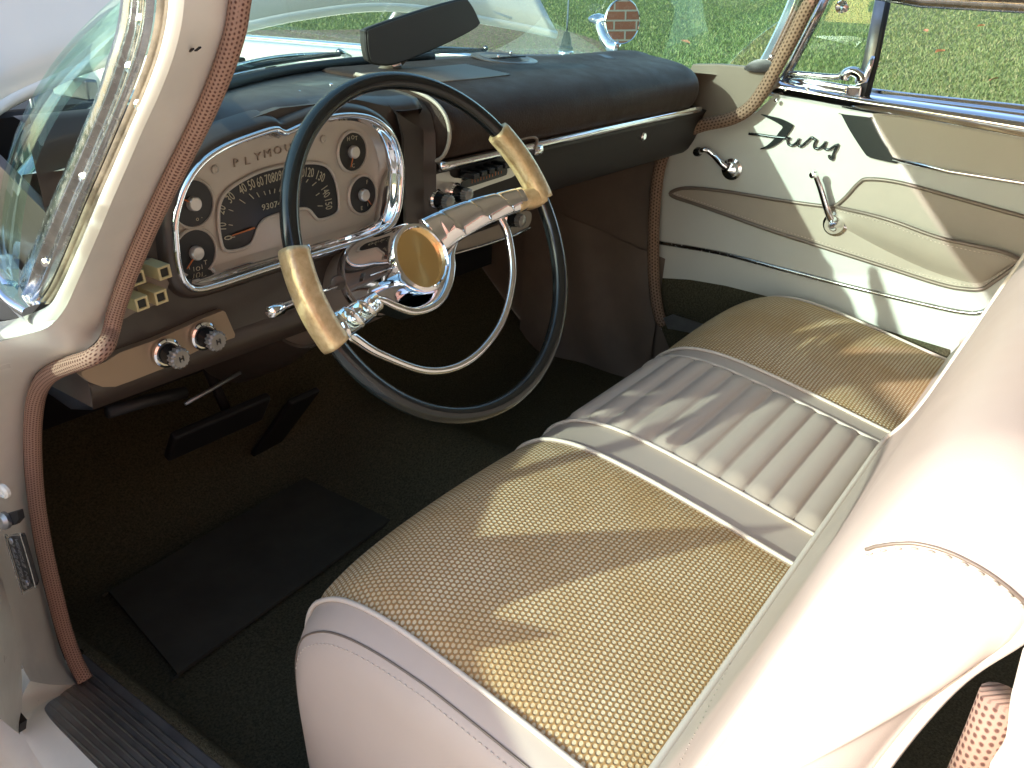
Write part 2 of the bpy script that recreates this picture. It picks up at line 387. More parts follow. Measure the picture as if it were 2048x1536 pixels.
# brick house behind the photographer: it shows in the round fender mirror
def brick():
    m, t, b = NM('red_brick'); co = nd(t, 'ShaderNodeTexCoord').outputs['Object']
    mp = nd(t, 'ShaderNodeMapping', {0: co}); mp.inputs[2].default_value = (math.pi / 2, 0, 0)
    br = nd(t, 'ShaderNodeTexBrick', {0: mp.outputs[0], 1: (.52, .19, .12, 1), 2: (.40, .14, .09, 1), 3: (.62, .56, .48, 1), 4: 1.0, 5: .012, 6: .1, 7: 0, 8: .22, 9: .075})
    br.inputs['Scale'].default_value = 1; br.inputs['Mortar Size'].default_value = .008; br.inputs['Brick Width'].default_value = .21; br.inputs['Row Height'].default_value = .085
    t.links.new(br.outputs[0], b.inputs['Base Color']); b.inputs['Roughness'].default_value = .9
    t.links.new(nd(t, 'ShaderNodeBump', {'Strength': .6, 'Distance': .01, 'Height': br.outputs[1]}).outputs[0], b.inputs['Normal']); return m
M['brick'] = brick()
hs = thing('brick_house', 'red brick house wall seen reflected in the round fender mirror', 'house', (-1, -5.2, 0))
wl = box('wall', (0, 0, 2.5), (22, .3, 5.0), M['brick'], hs, bevel=0); 
rf = mk('roof', [V((-11.5, .5, 4.95)), V((11.5, .5, 4.95)), V((11.5, -3, 7)), V((-11.5, -3, 7)), V((-11.5, .5, 5.1)), V((11.5, .5, 5.1)), V((11.5, -3, 7.15)), V((-11.5, -3, 7.15))], [(0, 1, 2, 3), (7, 6, 5, 4), (0, 4, 5, 1), (1, 5, 6, 2), (2, 6, 7, 3), (3, 7, 4, 0)], M['dark'], hs, sm=False)

# ================================================================== THE CAR
car = thing('vintage_car', 'cream 1950s hardtop with its driver door open, tan bench seat and black steering wheel', 'car')
XD = 0.76            # inner face of the passenger door

# ---- seat cushion -------------------------------------------------
YP = [(-.10, .50), (.05, .525), (.20, .548), (.33, .575), (.45, .597), (.53, .605), (.585, .600), (.62, .585), (.648, .560), (.662, .52), (.664, .47), (.660, .42), (.655, .36), (.648, .30), (.645, .24)]
YC = resample(smooth([V((0, a, b)) for a, b in YP], 120), 140)
XC0, XHW, ZB = 0.036, 0.709, .24
def cush(x, t, off=0.0):
    """point on the cushion at width position x and profile parameter t (0..1)"""
    u = min(1.0, abs(x - XC0) / (XHW if x < XC0 else XHW + .012)); g = (1 - u ** 14) ** (1 / 14)
    f = t * (len(YC) - 1); i = min(int(f), len(YC) - 2); a = YC[i].lerp(YC[i + 1], f - i)
    crown = .010 * (1 - ((x + .40) / .24) ** 2) if -.64 < x < -.16 else (.010 * (1 - ((x - .50) / .22) ** 2) if .28 < x < .72 else 0.0)
    crown = max(0.0, crown) * min(1, max(0, (a.z - .5) / .08))
    g2 = (1 - u ** 6) ** (1 / 6); yy = a.y if a.y < .3 else .3 + (a.y - .3) * (1 - (1 - g2) * .34)
    nrm = V((0, -(YC[i + 1].z - YC[i].z), (YC[i + 1].y - YC[i].y))).normalized()
    return V((x, yy, ZB + (a.z + crown - ZB) * g)) + V((0, nrm.y, nrm.z)) * off
def cush_n(x, t):
    e = 1e-3; a = cush(x + e, t) - cush(x - e, t); b = cush(x, min(1, t + e)) - cush(x, max(0, t - e)); n = b.cross(a); n.normalize()
    return n if n.z > 0 or n.y > 0 else -n
seat = thing('tmp', '', '') if False else None
th = np.concatenate([[-math.pi / 2], np.linspace(-1.5, -.9, 16), np.linspace(-.85, .85, 50), np.linspace(.9, 1.5, 16), [math.pi / 2]])
xs_c = [XC0 + XHW * math.copysign(min(1, abs(math.sin(a)) ** .55 if abs(a) > 0 else 0), a) for a in th]
xs_c = sorted(set([round(x, 5) for x in list(np.linspace(XC0 - XHW, XC0 - XHW + .13, 34) ** 1) + list(np.linspace(XC0 - XHW + .135, XC0 + XHW - .135, 60)) + list(np.linspace(XC0 + XHW - .13, XC0 + XHW + .012, 34))]))
ts = np.linspace(.17, 1, 90)
rows = [[cush(x, t) for t in ts] for x in xs_c]
vs, fs = g_grid(rows); uv = [(x, t * 1.3) for x in xs_c for t in ts]
seat = mk('front_seat', vs, fs, M['vinyl'], car, uv=uv)
# lower side valance so the outer side is closed
def strip_insert(name, x0, x1, t0, t1, matl, off=.0022, nx=24, nt=90, pleat=None, label=None):
    rows, uv = [], []; xs_ = np.linspace(x0, x1, nx)
    LT = sum((YC[i + 1] - YC[i]).length for i in range(len(YC) - 1))
    for x in xs_:
        r = []
        for t in np.linspace(t0, t1, nt):
            e = min(1, min(x - x0, x1 - x) / .008)
            p = cush(x, t, off * max(0.0, e) if x in (x0, x1) else off)
            if pleat: p = cush(x, t, off + pleat(x, t))
            r.append(p); uv.append((x, t * LT))
        rows.append(r)
    vs, fs = g_grid(rows); return mk(name, vs, fs, matl, seat, uv=uv, label=label)
strip_insert('woven_insert', -.618, -.192, .18, .93, M['weave'], label='woven tan cloth insert on the driver side')
strip_insert('woven_insert', .278, .702, .18, .93, M['weave'], label='woven tan cloth insert on the passenger side')
PLS = np.linspace(.285, .67, 12)
def pleat(x, t):
    # twelve soft rolls across the panel
    if t < PLS[0] or t > PLS[-1]: return 0.0
    q = (t - PLS[0]) / (PLS[1] - PLS[0]); f = q - math.floor(q); return .0105 * (math.sin(math.pi * f) ** .5) * min(1, min(x + .10, .22 - x) / .02 + .25)
strip_insert('pleated_panel', -.10, .22, .18, .93, M['vinyl'], nx=20, nt=300, pleat=pleat, off=.001)
_ps = []
for t_ in PLS:
    v_, f_, _ = g_tube([cush(x, t_, .0016) for x in np.linspace(-.098, .218, 20)], .0012, n=5); _ps.append((v_, f_))
mk('pleat_seams', *join(_ps), M['crease'], seat)
def cpipe(x, t0=.18, t1=.955, r=.0042, w=0):
    P = [cush(x + w * 0, t, .003) for t in np.linspace(t0, t1, 80)]; return P
for x in (-.622, -.188, -.104, .224, .274, .706): tube('piping', cpipe(x), .0031, M['vinyl_pipe'], seat, n=8)
# stitched seam round the outer corner of the driver's bolster
def side_pt(xx, t): return cush(xx, t, .0016)
P = [cush(-.648 - .010 * min(1, max(0, (t - .5) * 3)), t, .001) for t in np.linspace(.25, .93, 60)]
tube('seam', P, .0013, M['dash_tan'], seat, n=6)
P2 = [cush(-.656 - .009 * min(1, max(0, (t - .5) * 3)), t, .001) for t in np.linspace(.25, .74, 50)]
def stitches(name, P, parent, matl, step=.0075, l=.004, r=.0008):
    L = sum((P[i + 1] - P[i]).length for i in range(len(P) - 1)); Q = resample(P, max(3, int(L / step) * 2 + 1)); parts = []
    for i in range(0, len(Q) - 1, 2):
        a, b = Q[i], Q[i + 1]; c = (a + b) / 2; d = (b - a).normalized() * l / 2; v_, f_, _ = g_tube([c - d, c, c + d], [r * .6, r, r * .6], n=5); parts.append((v_, f_))
    return mk(name, *join(parts), matl, parent)
stitches('stitching', P2, seat, M['vinyl_pipe'])

# ---- seat backs ---------------------------------------------------
BP = [(.190, .535), (.206, .555), (.200, .578), (.176, .62), (.156, .67), (.137, .73), (.116, .80), (.096, .87), (.073, .94), (.046, .988), (.014, 1.006), (-.015, 1.0), (-.034, .98), (-.034, .95), (-.010, .90),
      (.008, .84), (.026, .76), (.045, .67), (.07, .59), (.10, .535), (.15, .515)]
def back(name, x0, x1, dy, lab, round0, round1, shear=0.0):
    loop = resample(smooth([V((0, a + dy - shear * max(0, b - .56), .56 + (b - .56) * (1 - shear * .8))) for a, b in BP], 120, True), 120); cen = V((0, .08 + dy, .77))
    xc = (x0 + x1) / 2; hw = (x1 - x0) / 2; rows = []; uv = []
    us = list(-1 + (np.linspace(0, 1, 22) ** 2) * .16) + list(np.linspace(-.82, .82, 40)) + list(1 - (np.linspace(1, 0, 22) ** 2) * .16)
    for u in us:
        # the ends keep a broad flat cheek with a soft rounded edge
        rr = .075; d = (1 - abs(u)) * hw; k = 1.0 if d > rr else math.sqrt(max(0, 1 - (1 - d / rr) ** 2)); s = 1 - (1 - k) * .20
        if u <= 0 and not round0: s = 1 - (1 - k) * .07
        if u > 0 and not round1: s = 1 - (1 - k) * .07
        rows.append([V((xc + u * hw, cen.y + (p.y - cen.y) * s, cen.z + (p.z - cen.z) * s)) for p in loop]); uv += [(u * hw, j / 100) for j in range(len(loop))]
    # end cheeks: shrink to the middle with a slight pillow
    def cheek(row, sgn):
        out = []
        for k_, (q, h) in enumerate([(.94, .005), (.80, .012), (.5, .020), (.25, .024), (.02, .025)]):
            c = V((row[0].x + sgn * h, cen.y, cen.z)); out.append([V((c.x, cen.y + (p.y - cen.y) * q, cen.z + (p.z - cen.z) * q)) for p in row])
        return out
    allr = cheek(rows[0], -1)[::-1] + rows + cheek(rows[-1], 1)
    vs, fs = g_grid(allr, closed_u=True); o = mk(name, vs, fs, M['vinyl'], seat, label=lab)
    return o, loop, rows
b1, loop, rows_d = back('seat_back', -.700, .185, 0, 'cream seat back behind the steering wheel', True, False)
b2, _, rows_p = back('seat_back', .195, .725, -.008, 'cream seat back on the passenger side', False, True, .34)
def edge(rows, i): return [p for p in rows[i]]
# piping round the outer cheek of each back and along the lower front
def loop_pipe(row, dx, x=None, r=.0045, push=.002):
    c = V((row[0].x, .06, .77)); return [V((p.x + dx, p.y, p.z)) + (p - c).normalized() * push for p in row]
i0 = 7; tube('piping', loop_pipe(rows_d[i0], -.002)[61:112], .0048, M['vinyl_pipe'], seat, n=8)
tube('piping', loop_pipe(rows_p[-10], .004), .0048, M['vinyl_pipe'], seat, n=8, closed=True)
for rows_ in (rows_d, rows_p):
    j = 6; P = [r[j] + V((0, .002, .0)) for r in rows_[6:-6]]; tube('piping', P, .0045, M['vinyl_pipe'], seat, n=8)
tube('piping', loop_pipe(rows_d[-9], .002), .0042, M['vinyl_pipe'], seat, n=8, closed=True)
# seam that runs over the shoulder of the driver's back
def back_surf(rows, idx0, idx1, j): return [rows[i][j] for i in range(idx0, idx1)]
bpy.context.view_layer.update()
def seam_on(pts, stitch=(0, 10)):
    P = [q for q in (on_obj(b1, p) for p in [(v.x, v.y) for v in smooth([V((a, b, 0)) for a, b in pts], 60)]) if q]
    Q = [q for q in (on_obj(b1, p, .001) for p in [(v.x + stitch[0], v.y + stitch[1]) for v in smooth([V((a, b, 0)) for a, b in pts], 60)]) if q]
    if len(P) > 3: tube('seam', P, .0011, M['dash_tan'], seat, n=6)
    if len(Q) > 3: stitches('stitching', Q, seat, M['door_tan'], step=.008, l=.0036)
seam_on([(1735, 1100), (1760, 1092), (1800, 1086), (1840, 1087), (1900, 1103), (1960, 1133), (2010, 1168), (2060, 1215)])
P = [q for q in (on_obj(b1, (1505 - 150 * t, 1240 + 300 * t), .0008) for t in np.linspace(0, 1, 50)) if q]
if len(P) > 3: stitches('stitching', P, seat, M['door_tan'], step=.011, l=.002, r=.0006)

# ---- floor --------------------------------------------------------
rows = []
for y in np.linspace(-1.0, 1.75, 70):
    r = []
    for x in np.linspace(-.76, .76, 50):
        hump = .12 * math.exp(-((x - .03) / .13) ** 2) * min(1, max(0, (y - .2) / .5))
        rise = 0 if y < 1.25 else (y - 1.25) * .9
        r.append(V((x, y, .27 + hump + rise + .002 * math.sin(x * 40) * math.sin(y * 33))))
    rows.append(r)
vs, fs = g_grid(rows); fl = mk('floor_carpet', vs, fs, M['carpet'], car)
mp = [at(p, 'z', .285) for p in [(600, 952), (790, 1015), (700, 1142), (375, 1312), (228, 1172)]]
mp = [V((-.155, 1.20, .285)), V((-.13, .96, .285)), V((-.64, .93, .285)), V((-.60, 1.18, .285))]
prism('heel_mat', smooth([mp[0], mp[0].lerp(mp[1], .08), mp[0].lerp(mp[1], .92), mp[1], mp[1].lerp(mp[2], .06), mp[1].lerp(mp[2], .94), mp[2], mp[2].lerp(mp[3], .08), mp[2].lerp(mp[3], .92), mp[3], mp[3].lerp(mp[0], .06), mp[3].lerp(mp[0], .94)], 60, True), (0, 0, -.006), M['mat'], fl, bevel=.002)
# firewall, tunnel ends and dark under-dash space
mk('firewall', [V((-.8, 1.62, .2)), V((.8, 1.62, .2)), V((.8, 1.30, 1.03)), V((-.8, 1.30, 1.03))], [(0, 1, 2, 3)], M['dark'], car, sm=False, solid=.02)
# pedals
pd = box('brake_pedal', (-.36, 1.17, .50), (.20, .018, .07), M['rubber'], car, bevel=.006, axes=(V((1, 0, 0)), V((0, .85, .5)), V((0, -.5, .85))))
tube('pedal_arm', [V((-.33, 1.18, .50)), V((-.33, 1.25, .62)), V((-.33, 1.28, .80))], .009, M['dark'], pd)
ac = box('accelerator_pedal', (-.17, 1.24, .40), (.075, .014, .24), M['rubber'], car, bevel=.005, axes=(V((1, 0, 0)), V((0, .75, .62)), V((0, -.62, .75))))
pk = tube('parking_brake_rod', [at(p, 'y', 1.0) for p in [(215, 825), (300, 800), (370, 785)]], .009, M['rubber'], car)
tube('lever', [at(p, 'y', .98) for p in [(370, 808), (420, 780), (480, 745)]], .003, M['alu'], pk)

# ---- dashboard ----------------------------------------------------
def base_y(x): return 1.07 - .72 * x * x
def smoothstep(a, b, x):
    t = min(1, max(0, (x - a) / (b - a))); return t * t * (3 - 2 * t)
BZ = [(345, 480), (344, 440), (362, 375), (395, 325), (440, 292), (500, 268), (548, 254), (566, 262), (600, 248), (650, 232), (705, 227), (750, 238), (783, 270), (799, 320), (800, 375), (793, 425), (776, 455),
      (735, 477), (680, 494), (620, 512), (550, 533), (480, 556), (420, 575), (385, 580), (362, 562), (350, 525)]
BZ3 = [at(p, 'y', .80) for p in BZ]
bezel_out = resample(smooth(BZ3 + [BZ3[0]], 200), 160)[:-1]
bc = sum(bezel_out, V()) / len(bezel_out)
def scaled(P, d, dy=0.0):
    out = []
    n = len(P)
    for i, p in enumerate(P):
        t = (P[(i + 1) % n] - P[i - 1]).normalized(); nn = V((t.z, 0, -t.x))
        if nn.dot(p - bc) < 0: nn = -nn
        q = p + nn * d; out.append(V((q.x, q.y + dy, q.z)))
    return out
# top skin of the dash: crest height falls away towards the driver's door
def crest(x):
    return float(np.interp(x, [-.74, -.70, -.65, -.61, -.57, -.50, -.44, -.35, -.25], [.94, .967, 1.004, 1.036, 1.060, 1.076, 1.085, 1.083, 1.074]))
rows, uvv = [], []
for x in np.linspace(-.735, .47, 96):
    cz = crest(x); yb = max(base_y(x), .84) + .02; front = .812 if x < -.21 else .87
    lat = smoothstep(-.30, -.20, x)
    r = [V((x, yb, 1.092)), V((x, yb - .02, 1.088)), V((x, .5 * (yb + front), (1.088 + cz) / 2 + .004)), V((x, front + .03, cz + .002)), V((x, front + .010, cz - .003)), V((x, front + .001, cz - .014)), V((x, front - .004, cz - .032))]
    if x >= -.21: r += [V((x, front, 1.0)), V((x, front, .97))]
    else: r = r[:-1] + [V((x, front + .001, cz - .016))] * 3
    rows.append(r)
vs, fs = g_grid(rows); dash = mk('dashboard', vs, fs, M['brown_paint'], car)
# front panel with the instrument opening
hole = scaled(bezel_out, -.004, .012)
outer = [V((-.245, .812, 1.045)), V((-.215, .812, 1.03)), V((-.200, .812, .98)), V((-.200, .812, .86)), V((-.235, .812, .835)), V((-.45, .812, .815)), V((-.70, .812, .80)), V((-.735, .812, .83)), V((-.735, .812, .90)), V((-.69, .812, .965)), V((-.655, .812, 1.010)), V((-.60, .812, 1.045)), V((-.54, .812, 1.066)), V((-.46, .812, 1.080)), V((-.34, .812, 1.080)), V((-.28, .812, 1.066))]
prism('fascia', outer, (0, .012, 0), M['brown_paint'], dash, hole=hole, bevel=0)
# shroud over the instruments, following the bezel
sh = scaled(bezel_out, .006, .0); sh_in = [V((p.x, p.y + .05, p.z)) for p in scaled(bezel_out, .016)]
vs, fs = g_grid([scaled(bezel_out, -.001, -.001), scaled(bezel_out, .004, -.003), scaled(bezel_out, .010, .004), scaled(bezel_out, .016, .03)], closed_u=True)
mk('instrument_hood', vs, fs, M['brown_paint'], dash)
# left end cap beside the pillar
prism('end_cap', [V((-.738, .815, .80)), V((-.738, .815, 1.0)), V((-.738, 1.0, 1.085)), V((-.738, 1.2, 1.09)), V((-.738, 1.3, .80))], (.01, 0, 0), M['brown_paint'], dash)
# dash underside / lower lip
vs, fs = g_grid([[V((x, .815, .84)), V((x, .806, .825)), V((x, .812, .800)), V((x, .86, .785)), V((x, 1.0, .80)), V((x, 1.35, .86))] for x in np.linspace(-.74, -.20, 12)])
mk('lower_lip', vs, fs, M['brown_paint'], dash)

# instrument cluster
FY = .828
plate = scaled(bezel_out, -.008, FY - .80)
SPW = crop(320, 180, .3125, [(400, 1015), (385, 980), (370, 900), (366, 830), (370, 740), (400, 670), (450, 620), (530, 570), (620, 525), (720, 495), (810, 477), (900, 466), (985, 464), (1050, 480), (1090, 520), (1120, 590), (1136, 680), (1138, 760), (1115, 795), (1060, 820), (1005, 828), (975, 800), (950, 770), (915, 757), (860, 765), (780, 785), (700, 810), (650, 840), (618, 890), (600, 940), (580, 980), (540, 1008), (480, 1025), (430, 1030)])
spw = smooth([at(p, 'y', FY) for p in SPW], 120, True)
vs, fs = g_prism(plate, (0, .004, 0), hole=None)
cl = prism('instrument_cluster', plate, (0, .005, 0), M['plate'], car, bevel=0)
# bezel: chrome ring with a deep inner wall
R_ = [scaled(bezel_out, .0015, .006), scaled(bezel_out, .002, -.004), scaled(bezel_out, .0, -.0075), scaled(bezel_out, -.003, -.0075), scaled(bezel_out, -.0055, -.003), scaled(bezel_out, -.0065, .004), scaled(bezel_out, -.009, .006), scaled(bezel_out, -.0095, .016), scaled(bezel_out, -.0125, .0275)]
vs, fs = g_grid(R_, closed_u=True); mk('bezel', vs, fs, M['chrome'], cl)
# speedometer
spd = prism('speedometer', [p + V((0, -.0012, 0)) for p in spw], (0, .001, 0), M['black'], cl, bevel=0)
tube('trim_ring', [p + V((0, -.0022, 0)) for p in spw], .0022, M['plate'], spd, n=8, closed=True)
def onf(p, dy=0.0): return at(p, 'y', FY + dy)
nums = [('0', (440, 945), 86), ('10', (400, 875), 80), ('20', (393, 765), 62), ('30', (452, 690), 38), ('40', (530, 635), 26), ('50', (586, 607), 18), ('60', (640, 590), 12), ('70', (692, 573), 6), ('80', (735, 560), 2),
        ('90', (779, 548), -2), ('100', (835, 535), -6), ('110', (895, 530), -10), ('120', (955, 530), -12), ('130', (1025, 555), -28), ('140', (1058, 650), -70), ('150', (1077, 728), -88)]
parts = []
for s_, p, a in nums:
    q = onf((320 + p[0] * .3125, 180 + p[1] * .3125), -.0022); a = math.radians(a); X = V((math.cos(a), 0, math.sin(a))); Y = V((-math.sin(a), 0, math.cos(a)))
    mk('dial_numeral', *text_at(s_, .0165, q, X, Y, .0002, .62 if len(s_) > 1 else .7), M['cream_num'], spd, sm=False)
tk = [((450, 945), (480, 940)), ((440, 862), (465, 866)), ((440, 765), (468, 775)), ((508, 700), (545, 725)), ((570, 665), (600, 695)), ((618, 655), (635, 685)), ((665, 648), (675, 672)), ((700, 640), (705, 665)), ((735, 632), (732, 660)), ((772, 620), (765, 650)),
      ((1000, 590), (975, 612)), ((1020, 660), (998, 675)), ((1040, 742), (1010, 742)), ((948, 572), (935, 590))]
parts = []
for a, b in tk:
    A, B = [onf((320 + q[0] * .3125, 180 + q[1] * .3125), -.0022) for q in (a, b)]; v_, f_, _ = g_tube([A, B], .0006, n=4); mk('dial_tick', v_, f_, M['cream_num'], spd, sm=False)
A, B = [onf((320 + q[0] * .3125, 180 + q[1] * .3125), -.004) for q in ((462, 932), (605, 882))]
tube('needle', [A, B], [.0007, .0013], M['orange'], spd, n=6)
mk('odometer', *text_at('93074 8', .0105, onf((320 + 735 * .3125, 180 + 735 * .3125), -.0022), V((1, 0, 0.02)), V((0, 0, 1)), .0002, 1.15), M['cream_num'], spd, sm=False)
# gauges
def gauge(p, rr, marks, na):
    c = onf((320 + p[0] * .3125, 180 + p[1] * .3125), -.001)
    g = lathe('gauge', [(rr, 0), (rr, .0012), (.0001, .0012)], c, (0, -1, 0), M['black'], cl)
    lathe('trim_ring', [(rr + .003, -.001), (rr + .003, .002), (rr + .0015, .0035), (rr, .003), (rr - .0005, .001)], c, (0, -1, 0), M['plate'], g)
    lathe('hub', [(.0082, .001), (.0082, .006), (.007, .0078), (.0001, .0084)], c, (0, -1, 0), M['silver'], g, seg=24)
    a = math.radians(na); d = V((math.sin(a), 0, math.cos(a))); tube('needle', [c + V((0, -.004, 0)), c + V((0, -.004, 0)) + d * rr * .8], [.0012, .0006], M['orange'], g, n=6)
    prt = []
    for t_, ang, r2 in marks:
        a = math.radians(ang); q = c + V((math.sin(a) * r2, -.0015, math.cos(a) * r2)); mk('gauge_mark', *text_at(t_, .0075, q, V((1, 0, 0)), V((0, 0, 1)), .0002), M['cream_num'], g, sm=False)
    return g
gauge((205, 725), .0258, [('.', 150, .018), ('o', 170, .018)], -60)
gauge((222, 1040), .0262, [('I', 215, .018), ('I', 195, .019), ('O', 178, .019), ('I', 162, .019), ('T', 142, .018)], 225)
gauge((1228, 395), .0245, [('H', -20, .018), ('O', 5, .018), ('T', 25, .018), ('C', 180, .018)], 200)
gauge((1293, 670), .0245, [('F', 30, .018), ('E', 190, .018), ('I', 150, .017)], 140)
for p in ((355, 510), (1048, 315)):
    c = onf((320 + p[0] * .3125, 180 + p[1] * .3125), -.001); lathe('screw', [(.005, 0), (.005, .001), (.003, .0015), (.0022, .0005), (.0001, .0005)], c, (0, -1, 0), M['plate'], cl, seg=16)
lt = [('P', (487, 468)), ('L', (560, 455)), ('Y', (628, 428)), ('M', (690, 408)), ('O', (756, 388)), ('U', (822, 372)), ('T', (885, 358)), ('H', (945, 348))]
parts = []
for s_, p in lt: parts.append(text_at(s_, .0128, onf((320 + p[0] * .3125, 180 + p[1] * .3125), -.001), V((1, 0, .03)), V((0, 0, 1)), .0007, 1.25))
mk('lettering', *join(parts), M['emboss'], cl, sm=False)
# raised oval under the dial
# little visor bump in the middle of the rim
# push-button pod left of the cluster
pod2 = crop(240, 500, .1432, [(160, 250), (300, 150), (430, 125), (540, 150), (640, 215), (700, 330), (690, 450), (640, 600), (610, 720), (400, 800), (200, 880), (20, 960), (-80, 700), (0, 420)])
pod = prism('push_button_pod', smooth([at(p, 'y', .806) for p in pod2], 60, True), (0, .012, 0), M['dash_tan'], car, bevel=.002)
pod['label'] = 'tan panel with square pale gold gear push buttons'
for i, (a, b) in enumerate([((630, 315), None), ((265, 395), None), ((580, 660), None), ((315, 750), None), ((120, 480), None)]):
    c = at((240 + a * .1432, 500 + b * .1432) if b else (240 + a * .1432, 500 + {630: 315, 265: 395, 580: 660, 315: 750, 120: 480}[a] * .1432), 'y', .778) if False else None
for k, p in enumerate([(630, 315), (265, 395), (580, 660), (315, 750)]):
    dep = .03 if k != 1 else .016; c = at((240 + p[0] * .1432, 500 + p[1] * .1432), 'y', .806 - dep); s_ = .0145
    X, Z = V((.995, 0, .08)).normalized(), V((-.08, 0, .995)).normalized()
    o2 = [c + X * a + Z * b for a, b in ((-s_ / 2, -s_ / 2), (s_ / 2, -s_ / 2), (s_ / 2, s_ / 2), (-s_ / 2, s_ / 2))]; i2 = [c + X * a + Z * b for a, b in ((-.0045, -.0045), (.0045, -.0045), (.0045, .0045), (-.0045, .0045))]
    bt = prism('gear_button', o2, (0, dep + .002, 0), M['gold_btn'], pod, hole=i2, bevel=.0008)
    prism('button_insert', [q + V((0, .002, 0)) for q in i2], (0, .01, 0), M['black'], pod, bevel=0)
# lower switch panel with two knobs
pl = crop(240, 500, .1432, [(-540, 1700), (-440, 1655), (-200, 1560), (0, 1432), (500, 1255), (900, 1080), (1150, 960), (1440, 845), (1475, 870), (1610, 1180), (1600, 1225), (1100, 1400), (600, 1660), (150, 1835), (-60, 1910), (-240, 1915), (-420, 1850), (-530, 1760)])
pn = prism('switch_panel', [at(p, 'y', .802) for p in pl], (0, .01, 0), M['panel_gold'], car, bevel=.0015)
pn['label'] = 'long tan lower panel with two fluted clear knobs'
def flute(a, h): return 1 + .06 * math.cos(a * 2 * math.pi * 14)
for p in ((640, 1430), (1155, 1195)):
    c = at((240 + p[0] * .1432, 500 + p[1] * .1432), 'y', .80)
    kb = lathe('knob', [(.0165, 0), (.0165, .004), (.0145, .0055), (.014, .004)], c, (0, -1, 0), M['chrome'], pn)
    lathe('knob_body', [(.0125, .003), (.011, .020), (.0001, .020)], c, (0, -1, 0), M['black_plastic'], pn)
    lathe('knob_cap', [(.0105, .018), (.0115, .022), (.0115, .027), (.0095, .029), (.0001, .0285)], c, (0, -1, 0), M['clear'], pn, seg=84, rfun=flute)
    prt = [text_at('H', .009, c + V((0, -.0293, 0)), V((1, 0, .1)), V((-.1, 0, 1)), .0004)]; mk('knob_letter', *join(prt), M['black'], pn, sm=False)

# padded top with tan welt, chrome bead, glove box and radio
def pad_prof(x):
    k = smoothstep(.69, .60, x); yb = base_y(x); top = max(.97, min(yb - .01, 1.04))
    P = [(.872, .985), (.815, .984), (.795, .990), (.783, 1.006), (.779, 1.026), (.786, 1.048), (.808, 1.066), (.85, 1.078), (.91, 1.086), (top - .03, 1.092), (top, 1.092), (top + .004, 1.086), (top, 1.05)]
    return P
rows = []; uvs = []
xs_p = list(np.linspace(-.196, -.186, 4)) + list(np.linspace(-.17, .60, 46)) + list(.60 + .10 * np.sin(np.linspace(.05, 1, 18) * math.pi / 2))
for x in xs_p:
    pr = resample(smooth([V((0, a, b)) for a, b in pad_prof(x)], 80), 60)
    if x > .60:
        q = (x - .60) / .1003; s = math.sqrt(max(0, 1 - q * q)) ; s = max(s, .02)
    elif x < -.186: s = 1 - .04 * ((-.186 - x) / .01)
    else: s = 1
    cy, cz = .90, 1.035; c2y = .97
    # rounded right end: the front edge sweeps back, the thickness is kept
    row = []
    for p in pr:
        fy = c2y + (p.y - c2y) * (s ** .8 if x > .6 else s); fz = cz + (p.z - cz) * (s ** .35 if x > .6 else s); row.append(V((x, fy, fz)))
    rows.append(row)
rows = [[V((r_.x, .93 + (r_.y - .93) * .05, 1.03 + (r_.z - 1.03) * .05)) for r_ in rows[0]]] + rows + [[V((r_.x, .97 + (r_.y - .97) * .05, 1.03 + (r_.z - 1.03) * .05)) for r_ in rows[-1]]]
vs, fs = g_grid(rows, caps=False); pad = mk('dash_pad', vs, fs, M['brown_pad'], dash)
def padline(x, dy=0): return [V((x, p.y, p.z)) for p in resample(smooth([V((0, a, b)) for a, b in pad_prof(x)], 80), 60)]
L_ = padline(-.198)[8:44]; tube('welt', [p + V((0, -.001, .001)) for p in L_], .0028, M['door_tan'], dash, n=8)
# metal shoulder between the instruments and the pad
rows = []
for i, x in enumerate(np.linspace(-.275, -.199, 14)):
    q = i / 13; f = .797 + .018 * math.sin(q * math.pi) + .006 * q; tz = 1.070 - .006 * q
    rows.append([V((x, .93, 1.080)), V((x, f + .05, tz + .006)), V((x, f + .022, tz)), V((x, f + .008, tz - .014)), V((x, f, tz - .04)), V((x, f - .001, .98)), V((x, f, .90)), V((x, f + .004, .855)), V((x, f + .03, .84))])
vs, fs = g_grid(rows); mk('shoulder', vs, fs, M['brown_paint'], dash)
bead = [V((x, .7965 + .0 * x, .980 + .002 * math.sin(x * 3))) for x in np.linspace(-.198, .665, 30)]
bead += [V((.69, .81, .981)), V((.705, .835, .983))]
tube('chrome_bead', bead, .0072, M['chrome'], dash, n=12, sy=1.0, sx=1.0)
lathe('bead_joint', [(.009, -.012), (.0105, -.008), (.0105, .008), (.009, .012)], at((1070, 300), 'y', .796), (1, 0, 0), M['chrome'], dash, seg=20)
tube('grab_loop', smooth([at(p, 'y', .79) for p in [(1020, 290), (1045, 277), (1066, 274), (1074, 282), (1068, 298)]], 20), .0028, M['dash_tan'], dash, n=8)
# lower dash on the passenger side
rows = []
for x in np.linspace(-.20, .74, 30):
    zb = .872 - .045 * smoothstep(.20, -.10, x)
    rows.append([V((x, .87, .985)), V((x, .806, .972)), V((x, .812, .962)), V((x, .822, .93)), V((x, .834, (.93 + zb) / 2)), V((x, .845, zb + .01)), V((x, .856, zb)), V((x, .90, zb - .01)), V((x, 1.2, zb + .03))])
vs, fs = g_grid(rows); gb = mk('glove_box', vs, fs, M['under_dash'], dash)
c = at((1283, 272), 'y', .818); lathe('glove_box_lock', [(.009, 0), (.009, .005), (.006, .008), (.0001, .008)], c, (0, -1, 0), M['chrome'], dash, seg=20)
